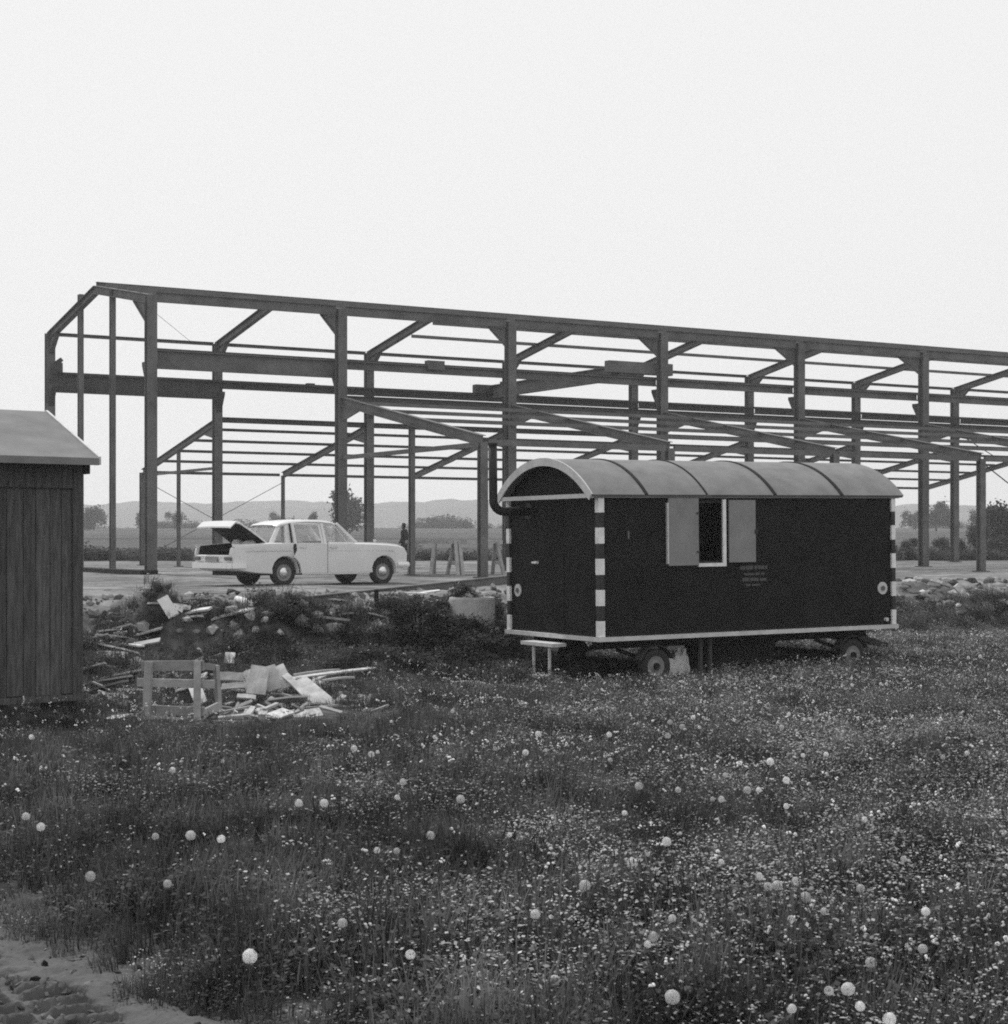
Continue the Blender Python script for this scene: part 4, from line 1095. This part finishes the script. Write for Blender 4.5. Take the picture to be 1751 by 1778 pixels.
# loose stones on the bank and rubble right of the trailer
def stone(p, s, label, group, seed):
    o = lump('stone', label, 'stone', Vector(p), (s * random.uniform(.8, 1.3), s * random.uniform(.7, 1.1), s * random.uniform(.5, .8)), M_stone, seed, group, random.uniform(0, 6), sub=1, amp=.3)
    return o
r2 = random.Random(11)
for k in range(60):
    px = r2.choice([r2.uniform(145, 700), r2.uniform(660, 870), r2.uniform(240, 880)]); py = r2.uniform(1024, 1105)
    p = G(px, py); stone(p, r2.uniform(.05, .17), 'pale stone lying on the spoil bank between shed and trailer', 'stones on the bank', k)
for k in range(26):
    px, py = r2.uniform(1562, 1751), r2.uniform(1005, 1052)
    p = G(px, py); stone(p, r2.uniform(.06, .2), 'lump of rubble on the heap right of the trailer', 'rubble right of the trailer', 100 + k)

# ------------------------------------------------------------------ trees
def leaf_cluster(n, seed, w=.5):
    rr = np.random.default_rng(seed); vs, fs = [], []
    for k in range(n):
        c = rr.normal(0, .33, 3); a = Vector(rr.normal(0, 1, 3)).normalized(); b_ = a.cross(Vector(rr.normal(0, 1, 3))).normalized()
        s = w * rr.uniform(.5, 1.0); c = Vector(c); i = len(vs)
        vs += [c - a * s * .5, c + b_ * s * .28, c + a * s * .5, c - b_ * s * .28]; fs.append((i, i + 1, i + 2, i + 3))
    return vs, fs
def tree(px, D, wpx, top_py, label, group, shape='round', seed=0, m=None, dens=1.0):
    x = (px - CX) / F * D; z0 = gz(x, D); base = Vector((x, D, z0))
    top = CAMZ - (top_py - HY) / F * D; hgt = max(1.0, top - z0); wid = wpx * D / F
    t = empty('tree' if hgt > 2.6 else 'shrub', base); tag(t, label, 'tree' if hgt > 2.6 else 'shrub', group)
    rr = np.random.default_rng(seed + 5)
    th_ = .06
    b = MB().tube([(0, 0, -.2), (0.02 * hgt, 0, hgt * .35), (-.01 * hgt, .01 * hgt, hgt * .8)], [.035 * hgt, .026 * hgt, .008 * hgt], 8)
    trunk = b.build('trunk', M_bark, t, space='local', smooth=True)
    for k in range(5):
        a = rr.uniform(0, 6.28); z = hgt * rr.uniform(.3, .6); L = wid * rr.uniform(.25, .42)
        MB().tube([(0, 0, z), (math.cos(a) * L * .6, math.sin(a) * L * .6, z + L * .35), (math.cos(a) * L, math.sin(a) * L, z + L * .7)], [.014 * hgt, .01 * hgt, .004 * hgt], 6).build('limb', M_bark, trunk, space='local')
    vs, fs = [], []
    nclump = int(60 * dens)
    lobes = [(rr.uniform(-.5, .5) * wid * .62, rr.uniform(-.3, .3) * wid * .5, hgt * (th_ + rr.uniform(.18, .82)), rr.uniform(.45, .8)) for _ in range(6)] + [(0, 0, hgt * .5, 1.0)]
    for k in range(nclump):
        u = rr.normal(0, 1, 3); u /= np.linalg.norm(u); r = rr.uniform(.35, 1) ** .5
        lo = lobes[int(rr.integers(0, 7))]; rl = .30 * lo[3]
        c = np.array([lo[0] + u[0] * wid * rl * r, lo[1] + u[1] * wid * rl * r, max(.05 * hgt, min(lo[2] + u[2] * hgt * rl * r, .97 * hgt))])
        s = min(wid, hgt) * rr.uniform(.10, .20)
        lv, lf = leaf_cluster(40, seed * 100 + k, .5)
        i = len(vs); vs += [Vector(c) + v * s * 1.6 for v in lv]; fs += [tuple(j + i for j in f) for f in lf]
    MB().add(vs, fs).build('crown', m or M_tree, t, space='local')
    return t
tree(601, 230, 66, 848, 'round dark tree behind the second main column, above the car', 'trees on the fields', seed=1, dens=1.8)
tree(163, 330, 44, 874, 'broad tree between the shed and the gable post', 'trees on the fields', seed=2)
tree(246, 330, 26, 888, 'tree half hidden by the first tall column', 'trees on the fields', seed=3)
tree(303, 340, 38, 892, 'low tree behind the thin aisle post left of the car', 'trees on the fields', seed=4)
tree(541, 300, 22, 888, 'small dark tree just above the car roof', 'trees on the fields', seed=5)
tree(478, 380, 26, 892, 'faint small tree above the open boot lid', 'trees on the fields', seed=6)
tree(747, 390, 30, 900, 'rounded bush on the field edge between the post and stout column, largest', 'bushes on the field edge', seed=7)
tree(782, 392, 16, 907, 'small bush in the middle on the field edge left of the stout column', 'bushes on the field edge', seed=8)
tree(811, 392, 20, 906, 'small bush on the field edge closest to the stout column', 'bushes on the field edge', seed=9)
tree(884, 300, 22, 893, 'tree peeping out at the trailer stove pipe', 'trees on the fields', seed=10)
tree(1626, 300, 40, 872, 'tall tree right of the trailer, next to the sixth column', 'trees right of the trailer', seed=11, dens=1.4)
tree(1652, 280, 34, 887, 'dark tree left of the tall far column at the picture edge', 'trees right of the trailer', seed=12)
tree(1590, 340, 50, 886, 'pale hazy tree directly beside the trailer roof end', 'trees right of the trailer', seed=13)
tree(1697, 260, 34, 884, 'hazy tree between the two rightmost columns', 'trees right of the trailer', seed=14)
tree(1745, 130, 70, 866, 'large leafy tree cut by the right picture edge', 'trees right of the trailer', seed=15, dens=1.8)
tree(1640, 110, 40, 930, 'dark shrub at the foot of the sixth column', 'shrubs right of the trailer', seed=16, m=M_weed)
tree(1668, 105, 34, 938, 'low dark shrub behind the tall far column', 'shrubs right of the trailer', seed=17, m=M_weed)
tree(1698, 112, 44, 912, 'dense dark shrub left of the outermost column', 'shrubs right of the trailer', seed=18, m=M_weed, dens=1.6)
tree(1738, 108, 46, 930, 'dark shrub right of the outermost column', 'shrubs right of the trailer', seed=19, m=M_weed)
tree(1583, 115, 40, 945, 'low shrub just behind the trailer end', 'shrubs right of the trailer', seed=20, m=M_weed)

# ------------------------------------------------------------------ meadow: grass, weeds, flowers
def blades(n, hmin, hmax, rad, seed, wid=.005, curl=.45):
    rr = np.random.default_rng(seed); vs, fs = [], []
    for k in range(n):
        a = rr.uniform(0, 6.283); r = rad * math.sqrt(rr.uniform(0, 1)); bx, by = r * math.cos(a), r * math.sin(a)
        h = rr.uniform(hmin, hmax); la = rr.uniform(0, 6.283); ln = h * rr.uniform(.1, 1.0) * curl; w = wid * rr.uniform(.6, 1.3)
        dx, dy = math.cos(la), math.sin(la); px, py = -dy, dx; i = len(vs)
        for t, ww in ((0, 1), (.5, .85), (.82, .55), (1, .08)):
            off = ln * t * t; z = h * (t - .25 * curl * t * t)
            vs += [(bx + dx * off - px * w * ww, by + dy * off - py * w * ww, z), (bx + dx * off + px * w * ww, by + dy * off + py * w * ww, z)]
        fs += [(i + 2 * j, i + 2 * j + 1, i + 2 * j + 3, i + 2 * j + 2) for j in range(3)]
    return vs, fs
def leaves(n, hmin, hmax, rad, seed, size=.03, stalk=True):
    rr = np.random.default_rng(seed); vs, fs = [], []
    for k in range(n):
        a = rr.uniform(0, 6.283); r = rad * math.sqrt(rr.uniform(0, 1)); c = Vector((r * math.cos(a), r * math.sin(a), rr.uniform(hmin, hmax)))
        d = Vector((math.cos(a + rr.normal(0, .7)), math.sin(a + rr.normal(0, .7)), rr.uniform(-.3, .6))).normalized()
        s = d.cross(Vector((rr.normal(0, .4), rr.normal(0, .4), 1))).normalized(); L = size * rr.uniform(.6, 1.4); i = len(vs)
        vs += [c, c + d * L * .5 + s * L * .32, c + d * L, c + d * L * .5 - s * L * .32]; fs.append((i, i + 1, i + 2, i + 3))
    return vs, fs
def pm(name, parts, m):
    b = MB()
    for v, f in parts: b.add(v, f)
    return b.mesh(name, m)
tufts = [pm('tuft', [blades(46, .10, .27, .13, s, .0038, .55)], M_grass) for s in range(4)]
tufts += [pm('tuft', [blades(24, .14, .36, .11, s, .0034, .4), leaves(40, .03, .2, .14, s + 50, .028)], M_grass) for s in range(4, 7)]
tufts += [pm('tuft', [leaves(85, .02, .2, .16, s, .028), blades(10, .1, .24, .13, s + 90, .004)], M_grass) for s in range(7, 10)]

def pm2(name, a_, b_):
    b = MB()
    for v, f in a_: b.add(v, f, 0)
    for v, f in b_: b.add(v, f, 1)
    return b.mesh(name, [M_grass, M_pale])
tufts += [pm2('tuft', [blades(20, .10, .26, .13, s, .0036, .5), leaves(30, .02, .14, .15, s + 20, .03)], [leaves(26, .10, .27, .17, s + 60, .017), leaves(8, .2, .33, .14, s + 70, .012)]) for s in range(300, 304)]
def meadow_pts(dens, ymin, ymax, seed, jit=1.6):
    rr = np.random.default_rng(seed)
    A = []
    ys = np.arange(ymin, ymax, .5)
    for y in ys:
        hwid = .30 * (y + .5) + jit; n = rr.poisson(dens * hwid * 2 * .5)
        A.append(np.stack([rr.uniform(-hwid, hwid, n), rr.uniform(y, y + .5, n)], 1))
    p = np.concatenate(A); return p, rr
def in_shed(x, y):
    c, s = math.cos(-SA), math.sin(-SA); dx, dy = x - S0.x, y - S0.y
    lx, ly = c * dx - s * dy, s * dx + c * dy
    return (lx > -SLN - .05) & (lx < .05) & (ly > -.03) & (ly < SDP)
def trailer_uv(x, y):
    c, s = math.cos(-TA), math.sin(-TA); dx, dy = x - corner.x, y - corner.y
    return c * dx - s * dy, s * dx + c * dy
p1, r_ = meadow_pts(135, 3.6, 11, 21); p2, _ = meadow_pts(80, 11, 20, 22); p3, _ = meadow_pts(55, 20, 37, 23)
p = np.concatenate([p1, p2, p3]); x, y = p[:, 0], p[:, 1]
t = pad_t(x, y)
bare = (1.3 * np.exp(-(((x + 3.0) / 2.0) ** 2 + ((y - 18.8) / 1.25) ** 2)) + .7 * np.exp(-(((x + .6) / 1.6) ** 2 + ((y - 23.5) / 1.3) ** 2)))
keepp = r_.uniform(0, 1, len(x)) > np.clip(bare * 1.15, 0, .96)
keepp &= r_.uniform(0, 1, len(x)) < .9 + .6 * wob(x, y, 2.6, 14)
keepp &= (track_sd(x, y) < -.02) | (y > 12)
keepp &= (t < .25 + .2 * wob(x, y, 1.2, 3)) & ~in_shed(x, y)
lx, ly = trailer_uv(x, y)
under = (lx > -.1) & (lx < TL + .1) & (ly > .35) & (ly < TW + .2)
keepp &= ~(under & (r_.uniform(0, 1, len(x)) < .75))
x, y = x[keepp], y[keepp]; n = len(x)
ph_ = wob(x, y, .8, 4) + .5 * wob(x, y, 2.2, 7)
sc_ = (.72 + .24 * ph_ + .28 * r_.uniform(0, 1, n)).clip(.35, 1.35)
sc_ *= 1 - .6 * np.exp(-(((x + 2.9) / 2.3) ** 2 + ((y - 18.0) / 1.6) ** 2))
nearedge = sstep(-.5, -.05, track_sd(x, y)) * (y < 12)
sc_ *= 1 - .5 * nearedge
lx, ly = trailer_uv(x, y); sc_ *= 1 - .35 * ((lx > -.5) & (lx < TL) & (ly > -.5) & (ly < TW))
pts = np.stack([x, y, ground_h(x, y) - .012], 1)
rot = np.stack([r_.normal(0, .10, n), r_.normal(0, .10, n), r_.uniform(0, 6.283, n)], 1)
idx = np.where(ph_ + r_.normal(0, .5, n) > -.1, r_.integers(4, 10, n), r_.integers(0, 7, n))
pale_frac = .05 + .54 * sstep(-2.0, 3.0, x) + .30 * wob(x, y, 1.1, 21) + .25 * wob(x, y, 3.1, 8)  # chance of pale-headed tufts: patchy, rising towards the right
idx = np.where(r_.uniform(0, 1, n) < np.clip(pale_frac, .04, .8), r_.integers(10, 14, n), idx)
scatter('grass', pts, rot, np.stack([sc_ * 1.15, sc_ * 1.15, sc_], 1), tufts, idx, label='uneven flowering meadow grass', cat='grass')

# coarse weeds on the spoil bank, plus some added to darken under the trailer
weeds = [pm('weed', [leaves(130, .02, .42, .22, s + 200, .075), blades(16, .2, .5, .15, s + 240, .006)], M_weed) for s in range(4)]
N = 1000
wx = r_.uniform(-9.5, 12.5, N); wy = bank_y(wx) + r_.normal(-2.2, 1.5, N)
hm = sum(h * np.exp(-(((wx - mx) / (rx * 1.2)) ** 2 + ((wy - my) / (ry * 1.2)) ** 2)) for mx, my, h, rx, ry in MOUNDS)
k_ = (r_.uniform(0, 1, N) < .03 + 1.1 * (hm - .12) * (.6 + .7 * wob(wx, wy, 1.0, 12))) & ~in_shed(wx, wy) & (pad_t(wx, wy) < .86)
lx, ly = trailer_uv(wx, wy); k_ &= ~((lx > -.3) & (lx < TL + .2) & (ly > -.3) & (ly < TW + .2))
wx, wy = wx[k_], wy[k_]
# the dense dark patch in front of the concrete ring
ex, ey_ = r_.normal(-.8, .5, 420), r_.normal(25.9, .6, 420)
ex2, ey2 = r_.normal(-2.3, .7, 230), r_.normal(25.2, .35, 230)
ex3, ey3 = r_.normal(-4.0, .8, 60), r_.normal(24.6, .25, 60)
tu, tv_ = r_.uniform(-.6, TL + .8, 420), r_.uniform(.5, TW + 1.6, 420)  # weeds added under and behind the trailer, hiding the sunlit ground beyond
ex4, ey4 = corner.x + tu * math.cos(TA) - tv_ * math.sin(TA), corner.y + tu * math.sin(TA) + tv_ * math.cos(TA)
wx = np.concatenate([wx, ex, ex2, ex3, ex4]); wy = np.concatenate([wy, ey_, ey2, ey3, ey4]); n = len(wx)
sw_ = r_.uniform(.25, .72, n)
scatter('weeds', np.stack([wx, wy, ground_h(wx, wy) - .03], 1), np.stack([r_.normal(0, .15, n), r_.normal(0, .15, n), r_.uniform(0, 6.28, n)], 1),
        np.stack([sw_] * 3, 1), weeds, r_.integers(0, 4, n), label='dark coarse weeds over the spoil bank, more added to darken under the trailer', cat='weeds')

# clods of earth and rubble over the bank, splinters and scraps round the dumped boards
def clod(seed, flat=.7):
    rr = np.random.default_rng(seed); b = bmesh.new(); bmesh.ops.create_icosphere(b, subdivisions=1, radius=.5)
    for v in b.verts: v.co = Vector((v.co.x * (1 + rr.normal(0, .3)), v.co.y * (1 + rr.normal(0, .3)), v.co.z * flat * (1 + rr.normal(0, .3))))
    me = bpy.data.meshes.new('clod'); b.to_mesh(me); b.free(); return me
M_clod = mat('earth clods', .14, .95, .45, 9, bump=.5, bscale=18, rand=.85)
cl_ = [clod(s) for s in range(6)]
for c in cl_: c.materials.append(M_clod)
N = 3600
wx = r_.uniform(-9.5, 12.5, N); wy = bank_y(wx) + r_.normal(-.6, 1.6, N)
k_ = ~in_shed(wx, wy); lx, ly = trailer_uv(wx, wy); k_ &= ~((lx > -.2) & (lx < TL + .2) & (ly > -.3) & (ly < TW + .2)); wx, wy = wx[k_], wy[k_]
n = len(wx); sw_ = (.035 + .20 * r_.uniform(0, 1, n) ** 4.0)
tx_, ty_ = r_.uniform(-2.6, -.4, 1500), r_.uniform(5.0, 8.0, 1500); kk = track_sd(tx_, ty_) > -.12
wx = np.concatenate([wx, tx_[kk]]); wy = np.concatenate([wy, ty_[kk]]); sw_ = np.concatenate([sw_, .006 + .035 * r_.uniform(0, 1, kk.sum()) ** 3]); n = len(wx)
scatter('rubble', np.stack([wx, wy, ground_h(wx, wy) + .2 * sw_], 1), r_.uniform(0, 6.28, (n, 3)) * [.15, .15, 1], np.stack([sw_ * 1.3, sw_, sw_], 1), cl_, r_.integers(0, 6, n), label='clods and rubble strewn over the spoil bank', cat='rubble')
chips = [MB().box((-.5, -.09, -.04), (.5, .09, .04)).mesh('chip', M_wood_g), MB().box((-.5, -.22, -.03), (.5, .22, .03)).mesh('chip', M_wood_w), MB().box((-.5, -.05, -.03), (.5, .05, .03)).mesh('chip', M_wood)]
N = 45
wx = np.concatenate([r_.normal(-2.9, .75, N), r_.uniform(-5.2, -3.6, 70), r_.normal(-2.3, .9, 25)]); wy = np.concatenate([r_.normal(18.9, .45, N), r_.uniform(19.8, 24.5, 70), r_.normal(20.5, .8, 25)])
k_ = ~in_shed(wx, wy); wx, wy = wx[k_], wy[k_]; n = len(wx); sw_ = r_.uniform(.08, .42, n)
scatter('debris', np.stack([wx, wy, ground_h(wx, wy) + r_.uniform(.01, .09, n)], 1), np.stack([r_.normal(0, .3, n), r_.normal(0, .3, n), r_.uniform(0, 6.28, n)], 1), np.stack([sw_, sw_, np.full(n, .35)], 1), chips, r_.integers(0, 3, n), label='splinters and scraps of timber round the dumped boards', cat='debris')

hx_ = np.concatenate([r_.uniform(-30, 38, 900)]); hy_ = 91 + .04 * hx_ + r_.normal(0, 1.2, 900)
n = 900; s_ = r_.uniform(.8, 2.0, n) * (1 + .5 * wob(hx_, hy_, .35, 3)).clip(.3, 2)
scatter('undergrowth', np.stack([hx_, hy_, ground_h(hx_, hy_) - .05], 1), np.stack([r_.normal(0, .15, n), r_.normal(0, .15, n), r_.uniform(0, 6.28, n)], 1), np.stack([s_ * 1.4, s_ * 1.4, s_ * .95], 1), weeds, r_.integers(0, 4, n), label='low dark hedge bank along the far side of the plot', cat='hedge')
n = 1500; hx_ = r_.uniform(-125, 125, n); hy_ = 396 + r_.normal(0, 4, n)
s_ = 3.0 * np.clip(.55 + 1.1 * wob(hx_, 0, .16, 7) + .6 * wob(hx_, 0, .5, 2) + r_.normal(0, .25, n), .15, 2.6)
scatter('treeline', np.stack([hx_, hy_, ground_h(hx_, hy_) - .3], 1), np.stack([r_.normal(0, .15, n), r_.normal(0, .15, n), r_.uniform(0, 6.28, n)], 1), np.stack([s_ * 2.2, s_ * 2.2, s_ * 1.6], 1), weeds, r_.integers(0, 4, n), label='low soft line of bushes where the fields end', cat='treeline')

# small white flowers: the nearest one by one, the rest as one mass
def flower_mesh(seed):
    rr = np.random.default_rng(seed); b = MB(); w = .0011
    for k in range(int(rr.integers(1, 4))):
        ox_, oy_, oz_ = rr.normal(0, .013, 2).tolist() + [rr.uniform(-.02, .0)] if k else (0, 0, 0)
        r0 = rr.uniform(.0065, .010)
        b.lathe([(.0005, r0 * .75), (r0 * .6, r0 * .6), (r0, 0), (r0 * .85, -r0 * .35), (.0008, -r0 * .5)], 7, 'z', center=(ox_, oy_, oz_))
        i = len(b.f)
        b.add([(ox_ - w, oy_, oz_), (ox_ + w, oy_, oz_), (w + .01, 0, -.2), (-w + .01, 0, -.2), (ox_, oy_ - w, oz_), (ox_, oy_ + w, oz_), (.01, w, -.2), (.01, -w, -.2)],
              [(0, 1, 2, 3), (4, 5, 6, 7)], 1)
    return b.mesh('white_flower', [M_petal, M_grass])
fm = [flower_mesh(s) for s in range(6)]
p, r_ = meadow_pts(95, 4.2, 33, 31, .6); x, y = p[:, 0], p[:, 1]
prob = (.05 + .62 * wob(x, y, .75, 2) + .45 * wob(x, y, 2.3, 5) + .48 * sstep(-2.2, 2.0, x)).clip(.02, 1.0)
prob *= 1 - .8 * np.exp(-(((x + 2.2) / 1.5) ** 2 + ((y - 15) / 5.0) ** 2))
prob *= .9
k_ = (r_.uniform(0, 1, len(x)) < prob) & ((track_sd(x, y) < -.25) | (y > 12)) & (pad_t(x, y) < .15) & ~in_shed(x, y)
lx, ly = trailer_uv(x, y); k_ &= ~((lx > -.2) & (lx < TL + .1) & (ly > .0) & (ly < TW + .2))
x, y = x[k_], y[k_]; n = len(x)
fz = ground_h(x, y) + r_.uniform(.10, .26, n)
order = np.argsort(y + 100 * (np.abs(x) > .29 * y))
near, rest = order[:300], order[300:]
for i in near:
    o = bpy.data.objects.new('white_flower', fm[int(r_.integers(0, 6))]); col.objects.link(o)
    o.location = (x[i], y[i], fz[i]); o.rotation_euler = (r_.normal(0, .35), r_.normal(0, .35), r_.uniform(0, 6.28)); s = r_.uniform(.4, .95); o.scale = (s, s, s)
    tag(o, 'tiny white meadow flower in the nearest grass', 'flower', 'small white flowers near the camera')
n = len(rest); s = .4 + .85 * r_.uniform(0, 1, n) ** 1.5
scatter('small_flowers', np.stack([x[rest], y[rest], fz[rest]], 1), np.stack([r_.normal(0, .35, n), r_.normal(0, .35, n), r_.uniform(0, 6.28, n)], 1),
        np.stack([s] * 3, 1), fm, r_.integers(0, 6, n), label='sprinkling of tiny white flowers farther off in the meadow', cat='flowers')

# dandelion clocks
def clock_mesh(seed, bald=0.0):
    rr = np.random.default_rng(seed); vs, fs = [], []
    N_ = 120; ga = math.pi * (3 - math.sqrt(5)); Rb = .027
    for k in range(N_):
        zz = 1 - 2 * (k + .5) / N_; r = math.sqrt(1 - zz * zz)
        d = Vector((r * math.cos(ga * k), r * math.sin(ga * k), zz))
        if bald and d.dot(Vector((.5, -.6, .6)).normalized()) > 1 - bald: continue
        if zz < -.85: continue
        c = d * Rb * rr.uniform(.93, 1.05); s = d.cross(Vector((.3, .5, .8))).normalized(); u = d.cross(s); a0_ = rr.uniform(0, 3)
        i = len(vs); vs += [d * .004 - s * .0003, d * .004 + s * .0003, c + s * .0003, c - s * .0003]; fs.append((i, i + 1, i + 2, i + 3))
        for j in range(3):
            a = a0_ + j * math.pi / 3; e = s * math.cos(a) + u * math.sin(a); f_ = d.cross(e); L, w = .0080, .0011; i = len(vs)
            vs += [c - e * L + d * .003 - f_ * w, c + e * L + d * .003 - f_ * w, c + e * L + d * .003 + f_ * w, c - e * L + d * .003 + f_ * w]; fs.append((i, i + 1, i + 2, i + 3))
    return MB().add(vs, fs).mesh('seed_head', M_pappus)
heads = [clock_mesh(1), clock_mesh(2), clock_mesh(3, .25), clock_mesh(4, .12)]
core = MB().lathe([(.001, .0075), (.005, .005), (.006, 0), (.004, -.006), (.001, -.008)], 8, 'z').mesh('core', M_core)
def stem_mesh(seed):
    rr = random.Random(seed); h = .34; bx, by = rr.uniform(-.05, .05), rr.uniform(-.05, .05)
    return MB().tube([(bx, by, -h), (bx * .4, by * .4, -h * .5), (0, 0, -.006)], [.0028, .0024, .0018], 6).mesh('stem', M_grass)
stems = [stem_mesh(s) for s in range(5)]
def clock(px, py, hh=.27, scale=1.0, label=None, k=0):
    p = G(px, py, hh)
    o = empty('dandelion', p, (r_.normal(0, .12), r_.normal(0, .12), r_.uniform(0, 6.28))); scale *= .64 * float(r_.uniform(.7, 1.15)); o.scale = (scale,) * 3
    tag(o, label or 'white dandelion seed head among the meadow grass', 'dandelion', 'dandelion clocks in the meadow')
    for nm, me_ in (('seed_head', heads[k % 4]), ('core', core), ('stem', stems[k % 5])):
        c = bpy.data.objects.new(nm, me_); col.objects.link(c); c.parent = o
BIG = [(1168, 1732, 1.3, 'largest dandelion clock, at the bottom edge of the meadow'), (1473, 1718, 1.1, 'big dandelion clock at the bottom, upper of a close trio'),
       (1440, 1721, .95, 'dimmer dandelion clock beside the upper one of the bottom trio'), (1494, 1748, 1.0, 'lowest dandelion clock of the bottom trio'),
       (1608, 1583, 1.05, 'large lone dandelion clock near the right edge, lower half'), (1495, 1543, 1.0, 'dandelion clock right of the loose arc of clocks'),
       (1135, 1627, 1.1, 'bright dandelion clock above the largest one'), (434, 1661, 1.2, 'bright oval dandelion clock near the dirt track'),
       (331, 1451, 1.15, 'brightest of three clocks in a row on the darker grass'), (270, 1453, .9, 'left one of three clocks in a row on the darker grass'),
       (384, 1457, 1.0, 'right one of three clocks in a row on the darker grass'), (71, 1436, 1.2, 'ragged dandelion clock at the left picture edge')]
for k, (px, py, s, lab) in enumerate(BIG): clock(px, py, .27, s, lab, k)
MID = [(1158, 1462, 1.15), (1098, 1500, 1.15), (1016, 1538, 1.1), (1338, 1323, 1.3), (1366, 1355, 1.2), (1238, 1388, 1.05), (1253, 1388, 1.0), (1350, 1538, 1.15), (1383, 1531, 1.1), (1399, 1558, 1.15), (1375, 1596, 1.0), (1320, 1522, 1.05), (1334, 1540, .9),
       (1432, 1583, .95), (1502, 1423, 1.1), (291, 1535, .9), (595, 1603, 1.1), (690, 1385, 1.2), (800, 1388, 1.1), (748, 1451, 1.1), (713, 1658, 1.0), (700, 1358, 1.0), (615, 1300, 1.1), (645, 1310, 1.0), (656, 1306, .9), (655, 1477, .95), (689, 1478, .95), (913, 1307, 1.15), (860, 1300, 1.0), (935, 1275, 1.1), (948, 1303, .9), (1603, 1648, .9), (1513, 1672, 1.0),
       (1370, 1240, 1.2), (1358, 1263, 1.1), (519, 1395, 1.15), (563, 1395, 1.2), (300, 1338, 1.1), (387, 1322, 1.0), (45, 1418, 1.0), (930, 1588, .95), (1168, 1595, 1.0), (1253, 1497, .95), (1570, 1492, 1.0), (1125, 1640, .8), (157, 1522, 1.0), (1110, 1365, 1.2), (1085, 1412, .9), (1178, 1372, 1.1), (1298, 1372, 1.1), (1318, 1372, 1.0), (1366, 1400, 1.1), (1260, 1346, 1.1), (1395, 1312, 1.0), (1638, 1315, 1.1), (1680, 1308, 1.0), (1540, 1188, 1.2), (1703, 1140, 1.3), (1682, 1142, 1.2), (1267, 1175, 1.3), (1204, 1246, 1.1), (1164, 1254, 1.2), (1215, 1263, 1.0), (1160, 1278, 1.1), (1185, 1262, 1.0), (1058, 1276, 1.0), (1060, 1320, 1.1), (990, 1228, 1.2), (885, 1450, .9), (680, 1253, 1.0), (755, 1280, .9), (786, 1235, 1.1), (785, 1265, .9), (55, 1280, 1.2), (1480, 1190, 1.1), (1530, 1188, 1.1), (1435, 1310, .9), (1545, 1770, 1.0), (1375, 1752, .9)]
ORD = ['first', 'second', 'third', 'fourth', 'fifth', 'sixth', 'seventh', 'eighth', 'ninth', 'tenth', 'eleventh', 'twelfth', 'thirteenth', 'fourteenth', 'fifteenth']
def zone(px, py):
    a = 'below the shed and trestle' if px < 450 else 'below the dumped boards' if px < 760 else 'left of the striped corner' if px < 1030 else 'below the trailer shutters' if px < 1330 else 'below the trailer end' if px < 1530 else 'at the right edge'
    return ('in far grass ' if py < 1300 else 'in middle grass ' if py < 1480 else 'in near grass ') + a
zones = {}
for d in MID: zones.setdefault(zone(d[0], d[1]), []).append(d)
k = 0
for zn_, ds_ in zones.items():
    for j, (px, py, s) in enumerate(sorted(ds_)):
        clock(px, py, .25, s, ('lone smaller dandelion ' if len(ds_) == 1 else ORD[j] + ' smaller dandelion from the left ') + zn_, k); k += 1

# ------------------------------------------------------------------ haze
b = MB().box((-1000, -80, -18), (1000, 1520, 62))
hz = b.build('haze', []); tag(hz, 'thin pale haze lying over the fields', None, None, 'stuff')
hm_ = bpy.data.materials.new('pale haze'); hm_.use_nodes = True
n_, l_ = hm_.node_tree.nodes, hm_.node_tree.links
n_.remove(n_['Principled BSDF'])
pv = n_.new('ShaderNodeVolumePrincipled'); pv.inputs['Color'].default_value = (.95, .95, .95, 1); pv.inputs['Density'].default_value = .0006
pv.inputs['Anisotropy'].default_value = .3
l_.new(pv.outputs[0], n_['Material Output'].inputs['Volume'])
hz.data.materials.append(hm_)
